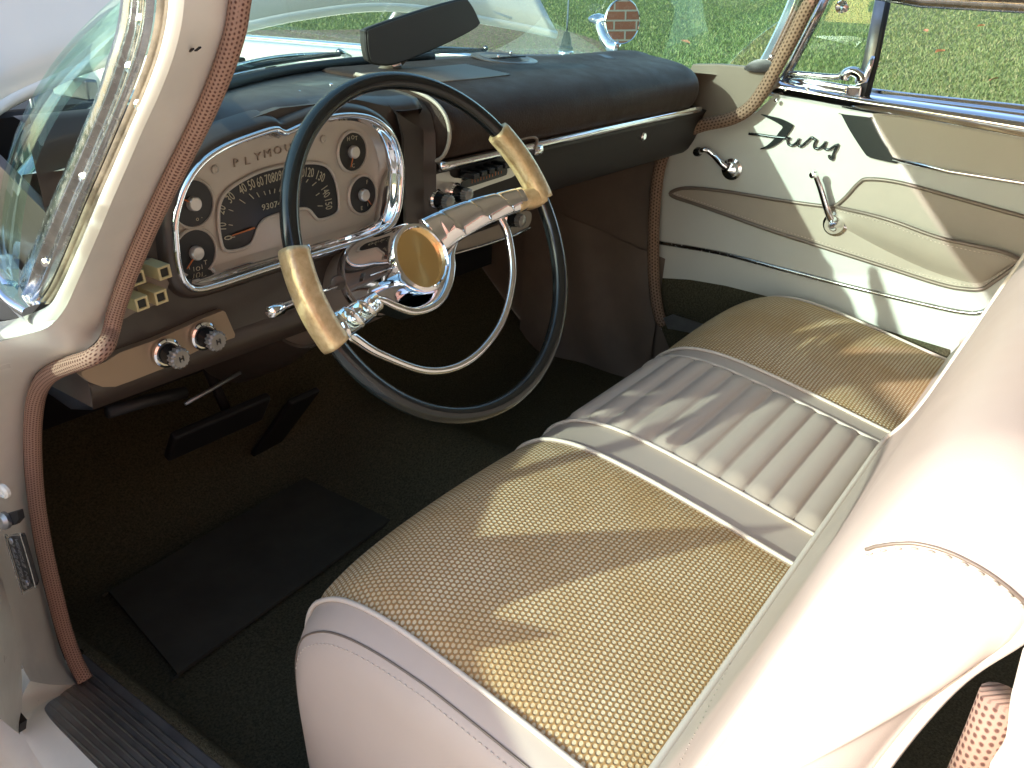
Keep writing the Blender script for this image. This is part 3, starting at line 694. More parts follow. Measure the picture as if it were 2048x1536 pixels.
# radio
rp = crop(840, 290, .1302, [(120, 690), (130, 600), (190, 500), (260, 445), (430, 390), (720, 300), (1060, 190), (1290, 130), (1400, 230), (1500, 330), (1490, 430), (1440, 480), (1290, 540), (1000, 640), (700, 755), (500, 830), (330, 900), (200, 900), (140, 800)])
def onr(p, dy=0.0): return at((840 + p[0] * .1302, 290 + p[1] * .1302), 'y', .822 + dy)
rd = prism('radio', smooth([onr(p, -.012) for p in crop(0, 0, 1, [(a, b) for a, b in [(120, 690), (150, 560), (220, 470), (430, 395), (470, 470), (560, 510), (730, 500), (1000, 420), (1290, 340), (1400, 330), (1480, 400), (1440, 480), (1290, 540), (1000, 640), (700, 755), (500, 830), (330, 900), (200, 900), (140, 800)]])], 90, True), (0, .012, 0), M['silver'], car, bevel=.0015)
prism('tuning_scale', smooth([onr(p, -.0135) for p in [(640, 600), (700, 545), (1000, 450), (1300, 355), (1340, 370), (1335, 440), (1290, 475), (1000, 570), (740, 650), (660, 660)]], 60, True), (0, .002, 0), M['black'], rd, bevel=0)
prt = []
for k in range(11):
    a = onr((800 + k * 45, 590 - k * 15), -.0142); v_, f_, _ = g_tube([a, a + V((0, 0, .007))], .0004, n=4); prt.append((v_, f_))
mk('scale_marks', *join(prt), M['orange'], rd, sm=False)
for k in range(5):
    c = onr((760 + k * 120, 460 - k * 40), -.028); b_ = box('push_button', c, (.0135, .03, .009), M['black_plastic'], rd, bevel=.002, axes=(V((1, 0, .0)), V((0, 1, 0)), V((0, 0, 1))))
box('button_recess', onr((930, 370), -.006), (.11, .012, .03), M['black'], rd, bevel=.001)
def chrome_knob(c, parent, r=.0155):
    lathe('knob_ring', [(r, 0), (r, .005), (r * .85, .008), (r * .8, .006)], c, (0, -1, 0), M['chrome'], parent, seg=28)
    lathe('knob_body', [(r * .8, .004), (r * .72, .020), (r * .3, .021)], c, (0, -1, 0), M['black_plastic'], parent, seg=28)
    lathe('knob', [(r * .62, .019), (r * .66, .024), (r * .62, .030), (r * .4, .0315), (.0001, .0315)], c, (0, -1, 0), M['clear'], parent, seg=64, rfun=flute)
chrome_knob(onr((230, 830), -.012), rd); chrome_knob(onr((520, 730), -.012), rd)
# heater control strip under the radio
ht = prism('heater_control', smooth([at(p, 'y', .826) for p in [(905, 492), (920, 478), (1000, 448), (1040, 425), (1062, 425), (1058, 452), (1030, 470), (960, 492), (915, 506)]], 50, True), (0, .01, 0), M['dash_tan'], car, bevel=.002)
chrome_knob(at((1016, 436), 'y', .822), ht, .0165)
tube('control_edge', [at(p, 'y', .824) for p in [(905, 508), (960, 493), (1030, 470), (1060, 455)]], .0022, M['chrome_dull'], ht, n=8)
for k in range(3): tube('lever', [at((858 + k * 8, 432 - k * 4), 'y', .80), at((868 + k * 8, 452 - k * 4), 'y', .80)], .0028, M['chrome'], ht, n=8)

# dash top fittings
def grille(c, r, lab):
    g = lathe('speaker_grille', [(r, -.001), (r - .001, .0008), (r - .004, .0018), (r - .008, .0008), (r - .014, .0008), (r - .016, .002), (r - .019, .0008), (r - .028, .0008)], c, (0, -.09, 1), M['brown_paint'], dash, seg=48); g['label'] = lab
    prt = []
    for k in range(-6, 7):
        h = k * r * .085; w = math.sqrt(max(0, (r * .62) ** 2 - h * h)); v_, f_, _ = g_tube([V(c) + V((-w, h, .0015 - h * .09)), V(c) + V((w, h, .0015 - h * .09))], .0012, n=5); prt.append((v_, f_))
    mk('grille_slats', *join(prt), M['rubber'], g)
    for s in (-1, 1): lathe('screw', [(.003, 0), (.003, .003), (.0001, .0045)], V(c) + V((s * r * .72, s * r * .3, .005)), (0, 0, 1), M['chrome'], g, seg=12)
grille((.205, .985, 1.0925), .062, 'round grille on the padded side of the dash top')
grille((-.335, .890, 1.079), .060, 'round grille on the dash top above the instruments')
# ribbed plate between the grilles
rows = []
c0 = [at(p, 'z', 1.0945) for p in [(742, 182), (880, 152), (985, 178), (835, 222)]]
prt = []
for k in range(16):
    t = k / 15; a = V((-.20, .868 + t * .09, 1.0805 + .008 * t)); b_ = V((.06, .868 + t * .09, 1.0815 + .008 * t)); v_, f_, _ = g_tube([a, b_], .0026, n=6); prt.append((v_, f_))
mk('ribbed_plate', *join(prt), M['dash_tan'], dash)
tube('glass_seal', [V((x, base_y(x) + .004, 1.094)) for x in np.linspace(-.60, .10, 40)], .0075, M['rubber'], dash, n=8)

# ---- rear view mirror on the dash -----------------------------------
mc = [at(p, 'y', .95) for p in [(736, 70), (748, 56), (860, 18), (925, 1), (940, 6), (957, 38), (955, 52), (900, 82), (800, 124), (752, 126), (740, 112)]]
rv = prism('rear_view_mirror', smooth(mc, 60, True), (0.006, .022, 0), M['mirror_grey'], car, bevel=.004)
tube('rim', [p + V((0, .004, 0)) for p in smooth(mc, 60, True)], .0026, M['rubber'], rv, n=8, closed=True)
tube('stem', smooth([at((830, 90), 'y', .975), at((815, 108), 'y', .975), at((790, 128), 'y', .985), at((765, 143), 'y', .99)], 20), [.010] * 19, M['brown_pad'], rv, n=12) if False else None
stp = smooth([at((835, 92), 'y', .975), at((815, 106), 'y', .978), at((795, 124), 'y', .985), at((772, 138), 'y', .99), at((755, 150), 'y', 1.0)], 20)
tube('stem', stp, .0085, M['kicktop'], rv, n=12)
lathe('collar', [(.012, -.008), (.013, -.004), (.013, .004), (.011, .008)], stp[12], (stp[13] - stp[11]), M['chrome'], rv, seg=20)

# ---- steering wheel ---------------------------------------------------
WC = V((-.370, .644, .9285)); tl, yw = .485, -.076
WN = V((math.sin(yw) * math.cos(tl), -math.cos(yw) * math.cos(tl), math.sin(tl))); WU = -WN.cross(V((0, 0, 1))).normalized(); WV = WN.cross(WU)
# keep the measured wheel placing
WC = V((CAM[0], 0, CAM[2])) + V((.755, .644, -.291))
def WL(u, v, n=0.0): return WC + WU * u + WV * v + WN * n
RW = .2045
sw = mk('steering_wheel', *g_tube([WL(RW * math.cos(a), RW * math.sin(a)) for a in np.linspace(0, 2 * math.pi, 121)[:-1]], .0102, n=14, closed=True, sx=1.0, sy=1.0)[:2], M['black_plastic'], car)
sw['label'] = 'black steering wheel with two gold grips and chrome horn ring'
def arc(a0, a1, r=RW, n=0.0, k=24): return [WL(r * math.cos(math.radians(a)), r * math.sin(math.radians(a)), n) for a in np.linspace(a0, a1, k)]
def sqsec(a):
    c, s = math.cos(a), math.sin(a); k = 1 / (abs(c) ** 3.5 + abs(s) ** 3.5) ** (1 / 3.5); return c * k, s * k
gr = arc(169, 200); tube('grip', gr, [.0138] + [.0146] * 22 + [.0138], M['grip'], sw, n=20, sec=sqsec, up=tuple(WN), label='gold flecked grip near the driver side')
gr2 = arc(38, 7); tube('grip', gr2, [.0138] + [.0146] * 22 + [.0142], M['grip'], sw, n=20, sec=sqsec, up=tuple(WN), label='gold flecked grip on the far side with an elbow to the spoke')
tube('grip_edge', arc(168, 202, RW - .0165, .002), .0022, M['chrome'], sw, n=8)
tube('grip_elbow', smooth([WL(.200, .030, -.001), WL(.188, .022, -.006), WL(.170, .020, -.014), WL(.155, .020, -.018)], 16), [.0150] * 6 + [.014] * 5 + [.013] * 4 , M['grip'], sw, n=20, sec=sqsec, up=tuple(WN)) if False else None
el = smooth([WL(.202, .034, 0), WL(.190, .031, -.004), WL(.176, .032, -.009), WL(.160, .030, -.012)], 15)
tube('grip', el, list(np.linspace(.0150, .0125, len(el))), M['grip'], sw, n=20, sec=sqsec, up=tuple(WN))
# spokes: broad chrome blades with slanting flutes
def spoke(P, wid, th, name='spoke', flutes=4, ph=0.0):
    P = smooth(P, 70); N = len(P); rows = []
    for i, p in enumerate(P):
        t = (P[min(i + 1, N - 1)] - P[max(0, i - 1)]).normalized(); s = WN.cross(t).normalized(); q = i / (N - 1); w = np.interp(q, np.linspace(0, 1, len(wid)), wid); row = []
        for j in range(21):
            a = math.pi * j / 20; cx = -math.cos(a); h = math.sin(a) ** .7
            fl = (flutes * q + cx * .28 + ph) % 1.0; fh = (fl ** 2.2) * .0036 if .12 < q < .92 else 0
            row.append(p + s * cx * w + WN * (h * th + fh * h))
        for j in range(1, 8): row.append(p + s * (1 - j / 4) * w * .96 - WN * .004)
        rows.append(row)
    vs, fs = g_grid(rows, closed_u=True, caps=True); return mk(name, vs, fs, M['chrome'], sw)
spoke([WL(.030, .020, -.052), WL(.060, .027, -.040), WL(.100, .032, -.026), WL(.140, .034, -.016), WL(.172, .034, -.008)], [.026, .023, .020, .017, .016], .012)
spoke([WL(-.090, -.036, -.042), WL(-.120, -.042, -.030), WL(-.150, -.047, -.018), WL(-.180, -.052, -.006)], [.012, .014, .016, .017], .009, flutes=3)
# U shaped chrome cradle round the hub, filled by a dished chrome plate
def zp(a, b, off):
    q = atp((500 + a / 2.926, 360 + b / 2.926), WC + WN * off, WN); return q
Uc = smooth([zp(690, 705, -.038), zp(760, 722, -.036), zp(860, 768, -.034), zp(960, 795, -.034), zp(1060, 770, -.034), zp(1130, 715, -.034), zp(1178, 620, -.036), zp(1196, 520, -.038), zp(1192, 430, -.042), zp(1215, 350, -.046)], 90)
NU = len(Uc); rows = []
hc = WL(-.006, -.002)
for k_, (wq, dn_) in enumerate([(0.0, -.022), (0, -.010), (.0, 0), (.012, .0045), (.05, .006), (.10, .004), (.14, -.004), (.18, -.016), (.45, -.034), (.75, -.05), (1.0, -.062)]):
    row = []
    for i, p in enumerate(Uc):
        t = (Uc[min(i + 1, NU - 1)] - Uc[max(0, i - 1)]).normalized(); q = p - hc; q = q - WN * q.dot(WN); dirn = q.normalized(); inner = hc + dirn * .0455 + WN * (p - hc).dot(WN)
        row.append(p.lerp(inner, wq * 1.0 if wq > .2 else 0) - (dirn * (wq * .09) if wq <= .2 else V()) + WN * dn_)
    rows.append(row)
vs, fs = g_grid(rows); mk('hub_cradle', vs, fs, M['chrome'], sw)
# hub barrel along the column
hb = lathe('hub', [(.0505, -.150), (.052, -.145), (.052, -.137), (.0500, -.132), (.0478, -.07), (.0460, -.046), (.0448, -.040), (.0425, -.0355), (.0385, -.0345), (.0372, -.036), (.0365, -.043)], WL(-.006, -.002), WN, M['chrome'], sw, seg=64)
hbn = lathe('horn_button', [(.0366, -.042), (.0345, -.044), (.02, -.0542), (.008, -.0625), (.0001, -.068)], (0, 0, 0), (0, 0, 1), M['gold'], sw, seg=96, sm=True)
_x, _y, _z = frame_of(WN); _o = WL(-.006, -.002); hbn.matrix_local = Matrix(((_x.x, _y.x, _z.x, _o.x), (_x.y, _y.y, _z.y, _o.y), (_x.z, _y.z, _z.z, _o.z), (0, 0, 0, 1)))
tube('hub_rib', [WL(-.006, -.002, -.112) + (WU * math.cos(a) + WV * math.sin(a)) * .0475 for a in np.linspace(0, 2 * math.pi, 49)[:-1]], .0016, M['chrome'], sw, n=8, closed=True)
ringpts = [(-.178, -.056, -.012), (-.158, -.066, -.018), (-.128, -.095, -.020), (-.068, -.134, -.020), (-.001, -.140, -.020), (.070, -.112, -.020), (.118, -.062, -.020), (.137, -.010, -.020), (.133, .022, -.020)]
rp_ = smooth([WL(*q) for q in ringpts], 80); tube('horn_ring', rp_, list(np.interp(np.linspace(0, 1, len(rp_)), [0, .12, .3, .6, 1], [.009, .0065, .0045, .0048, .0055])), M['chrome'], sw, n=12)
# column
ax = WN; col0 = WL(-.006, -.002, -.132)
cl_ = lathe('steering_column', [(.050, -.30), (.056, -.10), (.0515, -.012), (.0515, 0)], col0, ax, M['dash_tan'], car, seg=48)
lathe('column_skirt', [(.075, -.42), (.072, -.30), (.058, -.2)], col0, ax, M['brown_paint'], cl_, seg=40)
sg0, sg1, sg2 = at((676, 570), 'y', .748), at((608, 598), 'y', .722), at((540, 625), 'y', .70)
tl_ = tube('turn_signal_lever', [sg0, sg1], .0028, M['chrome'], cl_, n=10)
tube('lever_tip', [sg1, sg1.lerp(sg2, .15), sg2.lerp(sg1, .35), sg2.lerp(sg1, .30), sg2.lerp(sg1, .02), sg2], [.0034, .0048, .0056, .0074, .0074, .0060], M['chrome'], cl_, n=6)
lathe('lever_boss', [(.009, -.004), (.009, .001), (.006, .002), (.0001, .0025)], sg0 + V((.006, .006, 0)), (-.6, -.75, .1), M['brown_paint'], cl_, seg=20)

# ---- passenger side: kick panel, door, window ------------------------
def ox(p, x=XD): return at(p, 'x', x)
kp = mk('kick_panel', [V((XD + .01, .80, .24)), V((XD + .01, 1.7, .24)), V((XD + .01, 1.7, 1.0)), V((XD + .01, .80, 1.0))], [(0, 1, 2, 3)], M['kick'], car, sm=False, solid=.01)
# loose vinyl fold at the foot of the kick panel
rows = []
for j in range(30):
    t = j / 29; y = 1.30 - .42 * t
    rows.append([V((XD - .005 - .03 * q * (1 - t * .3) - .004 * math.sin(y * 34 + q * 6), y, .27 + .42 * (1 - q) ** 1.5 * (1 - .2 * t) + .0)) for q in np.linspace(0, 1, 12)])
vs, fs = g_grid(rows); mk('kick_fold', vs, fs, M['kick'], kp)
# cowl side trim above the windlace
ct = [ox(p, XD - .03) for p in [(1385, 128), (1440, 128), (1500, 134), (1545, 142), (1556, 160), (1535, 190), (1500, 225), (1440, 248), (1395, 262), (1360, 285), (1345, 200)]]
prism('cowl_side_trim', ct, (.02, 0, 0), M['kicktop'], car, bevel=.003)

dr = prism('passenger_door', [ox(p) for p in [(1548, 190), (1600, 185), (1720, 200), (2048, 262), (2400, 320), (2500, 760), (2000, 760), (1860, 740), (1560, 700), (1322, 660), (1312, 560), (1308, 480), (1312, 400), (1325, 330), (1352, 285), (1405, 258), (1470, 243), (1515, 222)]],
           (.03, 0, 0), M['door_vinyl'], car, bevel=.002)
dr['label'] = 'cream and tan trimmed passenger door with chrome handles and script badge'
# dark carpeted kick area at the door foot
prism('scuff_carpet', [ox(p, XD - .003) for p in [(1312, 556), (1380, 560), (1450, 572), (1560, 600), (1700, 640), (1900, 700), (1900, 800), (1340, 700), (1316, 640)]], (.004, 0, 0), M['carpet'], dr, bevel=0)
prism('sill_scuff', [at(p, 'x', XD - .05) for p in [(1326, 636), (1345, 629), (1425, 655), (1412, 672), (1335, 657)]], (.004, 0, 0), M['alu'], dr, bevel=.001)
# upper tan field and lower pocket
prism('upper_panel', [ox(p, XD - .004) for p in [(1745, 228), (2048, 268), (2300, 305), (2300, 410), (2048, 362), (1785, 318)]], (.006, 0, 0), M['door_cream'], dr, bevel=.002)
pk_out = [(1342, 385), (1372, 376), (1440, 381), (1560, 400), (1640, 411), (1668, 412), (1690, 396), (1718, 366), (1738, 358), (1800, 365), (1900, 392), (2000, 420), (2100, 448), (2140, 470), (2060, 500), (2040, 525), (1985, 565), (1965, 577), (1935, 578), (1880, 568), (1760, 530), (1640, 492), (1540, 460), (1450, 428), (1380, 404), (1350, 394)]
pkp = [ox(p, XD - .004) for p in pk_out]
pkt = prism('map_pocket', smooth(pkp, 150, True), (.005, 0, 0), M['door_tan'], dr, bevel=.001)
tube('piping', [p + V((-.002, 0, 0)) for p in smooth(pkp, 150, True)], .0042, M['dash_tan'], pkt, n=8, closed=True)
inner = []
for i, p in enumerate(smooth(pkp, 150, True)):
    inner.append(p + V((-.0015, 0, .009 if p.z < .80 else -.009)))
stitches('stitching', [q for q in inner[70:140]], pkt, M['vinyl_pipe'], step=.008)
# bulging pocket mouth
top = smooth([ox(p, XD - .006) for p in [(1672, 414), (1740, 425), (1800, 440), (1880, 468), (1950, 485), (2010, 500), (2046, 520)]], 50)
bot = smooth([ox(p, XD - .005) for p in [(1660, 440), (1740, 485), (1800, 515), (1870, 545), (1940, 565), (1975, 560), (2020, 530)]], 50)
rows = []
for i, (a, b) in enumerate(zip(top, bot)):
    q = i / 49; g = math.sin(math.pi * q) ** .6; rows.append([a.lerp(b, t) + V((-.034 * g * (1 - t) ** 1.3 * (1 + .0 * t) - .010 * math.sin(math.pi * t) * g, 0, -.004 * g * math.sin(math.pi * t))) for t in np.linspace(0, 1, 14)])
vs, fs = g_grid(rows); pf = mk('pocket_flap', vs, fs, M['door_tan'], dr)
tube('piping', [r[0] + V((0, 0, .001)) for r in rows], .004, M['dash_tan'], pf, n=8)
stitches('stitching', [r[1] + V((-.002, 0, -.002)) for r in rows], pf, M['vinyl_pipe'], step=.008)
# chrome mouldings
def yzprof(name, P, w, h, m_, parent): return tube(name, P, 1.0, m_, parent, n=14, sx=h, sy=w, up=(-1, 0, 0))
lowm = smooth([ox(p, XD - .003) for p in [(1312, 484), (1440, 506), (1560, 537), (1700, 573), (1850, 609), (1930, 625), (1968, 622), (1990, 600), (2048, 540), (2100, 480)]], 60)
yzprof('lower_moulding', lowm, .0050, .005, M['chrome_dull'], dr)
yzprof('upper_moulding', [ox(p, XD - .005) for p in [(1786, 318), (1900, 343), (2048, 366), (2200, 392)]], .0052, .005, M['chrome'], dr)
# polished arrow-shaped flash
prism('flash_trim', smooth([ox(p, XD - .008) for p in [(1680, 228), (1683, 230), (1700, 262), (1728, 305), (1738, 314), (1752, 318), (1788, 326), (1792, 325), (1782, 310), (1760, 275), (1741, 237), (1738, 235)]], 70, True), (.006, 0, 0), M['flash'], dr, bevel=.0012)
# door cap: rolled chrome garnish
A = [ox(p, XD - .002) for p in [(1530, 190), (1600, 202), (1720, 224), (1850, 245), (2048, 282), (2250, 318)]]
B = [ox(p, XD + .01) for p in [(1560, 158), (1620, 170), (1720, 187), (1850, 205), (2048, 232), (2250, 262)]]
cap = ribbon('chrome_garnish', A, B, M['chrome'], dr, m=16, prof=lambda t: .022 * math.sin(math.pi * min(1, t * 1.05)) ** .6, outward=(-1, 0, .35), n=50)
A = [ox(p, XD + .018) for p in [(1570, 172), (1720, 200), (1850, 214), (2048, 240), (2250, 268)]]
B = [ox(p, XD + .05) for p in [(1570, 160), (1720, 176), (1850, 192), (2048, 212), (2250, 240)]]
ribbon('chrome_garnish', A, B, M['chrome'], dr, m=16, prof=lambda t: .008 * math.sin(math.pi * t) + .004 * math.sin(3 * math.pi * t), outward=(-.6, 0, 1), n=50)
for p in ((1552, 201), (1614, 178), (1570, 178)): lathe('screw', [(.0045, 0), (.004, .002), (.0001, .003)], ox(p, XD - .018), (-1, 0, .2), M['chrome'], dr, seg=14)
lathe('screw', [(.005, 0), (.004, .003), (.0001, .004)], ox((1364, 289), XD - .001), (-1, 0, 0), M['chrome_dull'], dr, seg=14)
# inside handle
def crank(name, cpx, tip, stand, r_boss, lab, knobr=0.0):
    c = ox(cpx, XD - .001); k = lathe(name, [(r_boss * 1.18, 0), (r_boss * 1.15, .006), (r_boss * .75, .010), (r_boss * .9, .011), (r_boss * .8, .022), (.0001, stand)], c, (-1, 0, 0), M['chrome'], dr, seg=36, label=lab)
    t = ox(tip, XD - stand)
    P = smooth([c + V((-.018, 0, 0)), c.lerp(t, .3) + V((-.018, 0, 0)) * .6 + V((-.006, 0, 0)), c.lerp(t, .7) + V((-.004, 0, 0)), t], 24)
    tube('arm', P, list(np.interp(np.linspace(0, 1, len(P)), [0, .8, 1], [.0085, .0065, .0060])), M['chrome'], k, n=12, up=(-1, 0, 0), sx=.7)
    return k, t
k1, t1 = crank('door_handle', (1465, 338), (1414, 300), .030, .021, 'chrome inside door handle in the shade of the dash')
tube('handle_hook', smooth([t1 + V((0, 0, 0)), ox((1406, 300), XD - .034), ox((1402, 303), XD - .026)], 10), .0065, M['chrome'], k1, n=10)
lathe('lock_knob', [(.010, 0), (.011, .006), (.009, .014), (.0001, .016)], ox((1398, 303), XD - .002), (-1, 0, 0), M['black_plastic'], k1, seg=20)
k2, t2 = crank('window_crank', (1672, 447), (1630, 348), .042, .023, 'tall chrome window crank standing over the map pocket')
lathe('crank_knob', [(.0065, -.004), (.008, .0), (.0085, .01), (.0065, .018), (.0001, .02)], t2, (-1, 0, .0), M['chrome'], k2, seg=18)
# script badge
cr = lambda P: [ox((1300 + a * .2441, 150 + b * .2441), XD - .006) for a, b in P]
Vsh = cr([(915, 322), (990, 338), (1080, 362), (1165, 405), (1168, 425), (1140, 470), (1095, 520), (1040, 565), (975, 598), (908, 610), (905, 602), (960, 575), (1020, 520), (1055, 470), (1085, 430), (1060, 405), (1000, 370), (918, 330)])
bd = prism('script_badge', smooth(Vsh, 80, True), (.004, 0, 0), M['flash'], dr, bevel=.0006)
bd['label'] = 'chrome Fury script badge'
tube('crossbar', cr([(810, 482), (900, 490), (1020, 508), (1100, 515), (1150, 520)]), .0028, M['flash'], bd, n=8)
for st in ([(1125, 515), (1128, 550), (1140, 572), (1170, 575), (1205, 550), (1222, 520), (1210, 555), (1222, 582), (1250, 575), (1290, 540), (1325, 512), (1345, 525), (1360, 535), (1345, 570), (1352, 600), (1385, 600), (1420, 575), (1440, 545), (1425, 585), (1440, 608), (1475, 605), (1515, 580), (1545, 570)],
           [(1540, 568), (1528, 600), (1505, 640), (1500, 675), (1490, 690), (1470, 675), (1468, 655)]):
    P = smooth(cr(st), 90); tube('letter_stroke', P, .0027, M['flash'], bd, n=8)

# windlace round the passenger opening
wl_p = smooth([ox(p, XD - .035 + .0) for p in [(1640, -30), (1612, 20), (1585, 75), (1555, 130), (1528, 178), (1500, 215), (1460, 238), (1400, 252), (1355, 275), (1325, 315), (1312, 380), (1307, 470), (1308, 560), (1318, 630), (1330, 650)]], 90)
tube('windlace', wl_p, .0145, M['windlace_far'], car, n=14)
# pillar garnish, passenger side
A = [ox(p, XD - .03) for p in [(1498, 140), (1520, 118), (1545, 70), (1572, 10), (1590, -40)]]
B = [ox(p, XD - .02) for p in [(1545, 140), (1560, 112), (1582, 65), (1608, 10), (1625, -40)]]
ribbon('pillar_garnish', A, B, M['chrome'], car, m=14, prof=lambda t: .012 * math.sin(math.pi * t) ** .7 + (.004 if .3 < t < .45 else 0), outward=(-1, -.4, 0), n=40)
lathe('screw', [(.005, 0), (.0045, .002), (.0001, .004)], ox((1543, 114), XD - .042), (-1, -.3, .1), M['chrome'], car, seg=14)
foot = smooth([ox(p, XD - .045) for p in [(1488, 138), (1500, 125), (1520, 118), (1540, 122), (1548, 136), (1530, 144), (1505, 144)]], 40, True); prism('pillar_foot', foot, (.02, 0, 0), M['chrome'], car, bevel=.006)
# vent window: frame, divider, pane
vw = tube('vent_frame', [ox(p, XD + .015) for p in [(1572, 160), (1620, 166), (1690, 178), (1715, 182)]], .011, M['chrome'], car, n=12, sx=.6)
vw['label'] = 'chrome frame of the small passenger vent window'
tube('vent_frame_rail', smooth([ox(p, XD + .012) for p in [(1575, 146), (1620, 150), (1670, 154), (1684, 148), (1694, 140), (1712, 140)]], 30), .006, M['chrome_dull'], vw, n=10)
tube('pillar_channel', [ox(p, XD + .012) for p in [(1562, 168), (1590, 118), (1625, 50), (1660, -20)]], .010, M['chrome_dull'], vw, n=10, sx=.7)
tube('divider', [ox(p, XD + .015) for p in [(1724, 190), (1742, 120), (1768, -10)]], .0155, M['alu'], vw, n=12, sx=.45, up=(-1, 0, 0))
tube('divider_channel', [ox(p, XD + .006) for p in [(1735, 190), (1753, 120), (1779, -10)]], .0055, M['rubber'], vw, n=8)
lt_ = tube('vent_latch', smooth([ox(p, XD - .006) for p in [(1688, 160), (1692, 148), (1706, 143), (1720, 150), (1724, 162)]], 20), .010, M['chrome'], vw, n=12)
tube('latch_arm', smooth([ox(p, XD - .004) for p in [(1712, 165), (1732, 160), (1738, 130), (1746, 112)]], 20), [.0075] * 10 + [.005] * 9, M['chrome'], vw, n=10) if False else tube('latch_arm', [ox(p, XD - .004) for p in [(1712, 165), (1730, 160), (1740, 132), (1747, 112)]], [.0075, .008, .006, .0035], M['chrome'], vw, n=10)
box('latch_base', ox((1708, 186), XD - .004), (.012, .03, .03), M['chrome'], vw, bevel=.004)
mk('vent_pane', [ox(p, XD + .015) for p in [(1562, 170), (1722, 190), (1772, -30), (1655, -30)]], [(0, 1, 2, 3)], M['glass_vent'], vw, sm=False, solid=.004)
# roof side rail, header and roof
def rail(side):
    zz = 1.206 if side > 0 else 1.235; x = XD * .93 * side
    return [V((x * .92, .56, zz + .03)), V((x, .40, zz + .008)), V((x, .1, zz + .004)), V((x, -.4, zz)), V((x, -1.2, zz - .02))]
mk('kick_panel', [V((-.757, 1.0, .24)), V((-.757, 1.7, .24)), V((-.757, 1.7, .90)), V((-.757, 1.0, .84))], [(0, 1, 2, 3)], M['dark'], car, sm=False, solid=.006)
rl = tube('roof_rail', rail(1), .016, M['chrome_dull'], car, n=12, label='dark roof rail over the passenger window')
lathe('visor_pivot', [(.010, 0), (.012, .006), (.007, .010), (.007, .02), (.0001, .022)], ox((1680, 12), XD - .09), (-.6, -.7, -.2), M['chrome'], rl, seg=20)
tube('roof_rail', rail(-1), .016, M['chrome_dull'], car, n=12)
rows = []
for y in np.linspace(-1.6, .58, 18):
    r = []
    for x in np.linspace(-.74, .74, 24):
        q = abs(x) / .74; fr = smoothstep(.2, .6, y); r.append(V((x * (1 - .05 * fr), y + .10 * (1 - q * q) * (1 if y > .5 else 0), 1.235 + .125 * (1 - q ** 2.4) * (1 - .2 * fr) )))
    rows.append(r)
vs, fs = g_grid(rows); mk('roof', vs, fs, M['headliner'], car, solid=.03)
tube('windshield_header', [V((x, .60 + .09 * (1 - (x / .7) ** 2), 1.25 + .07 * (1 - (abs(x) / .7) ** 2.4))) for x in np.linspace(-.70, .70, 30)], .022, M['headliner'], car, n=10)

# ---- windshield ---------------------------------------------------------
WS0 = [(-.768, .862, .925), (-.762, .90, .935), (-.742, .94, .955), (-.695, .968, .995), (-.62, .99, 1.04), (-.50, 1.02, 1.075), (-.25, 1.06, 1.085), (0, 1.085, 1.088)]
WS1 = [(-.712, .575, 1.222), (-.702, .60, 1.228), (-.685, .622, 1.236), (-.655, .64, 1.25), (-.60, .655, 1.268), (-.50, .68, 1.288), (-.25, .715, 1.31), (0, .73, 1.32)]
def sym(L): return [V(p) for p in L] + [V((-p[0], p[1], p[2])) for p in L[-2::-1]]
bt_, tp_ = resample(smooth(sym(WS0), 80), 90), resample(smooth(sym(WS1), 80), 90)
rows = []
for t in np.linspace(0, 1, 20): rows.append([a.lerp(b, t) + V((a.x * .02, .040, .02)) * math.sin(math.pi * t) for a, b in zip(bt_, tp_)])
vs, fs = g_grid(rows); wsd = mk('windshield', vs, fs, M['glass'], car, solid=.005, label='green tinted wraparound windshield')
tube('chrome_edge', smooth([V(p) + V((0, .012, 0)) for p in WS0[:7]], 40), .011, M['chrome'], wsd, n=10)
def ws_pt(u, t):
    i = int(u * 89); a, b = bt_[i], tp_[i]; return a.lerp(b, t) + V((a.x * .02, .040, .02)) * math.sin(math.pi * t)
# wipers lying on the glass base
def wiper(x0, x1, lift0, lift1):
    P = [V((x, base_y(x) + .05, 1.098 + (lift0 + (lift1 - lift0) * (x - x0) / (x1 - x0)))) for x in np.linspace(x0, x1, 20)]
    w = tube('wiper_blade', P, .004, M['rubber'], wsd, n=8); tube('wiper_arm', [p + V((0, .006, .006 * math.sin(math.pi * i / 19))) for i, p in enumerate(P)][3:], .003, M['chrome_dull'], w, n=8)
    tube('wiper_arm', [P[-1] + V((0, .0, .004)), P[-1] + V((.10, .08, -.015))], .005, M['chrome_dull'], w, n=8)
wiper(-.42, -.08, .0, .004); wiper(.0, .26, .0, .0)

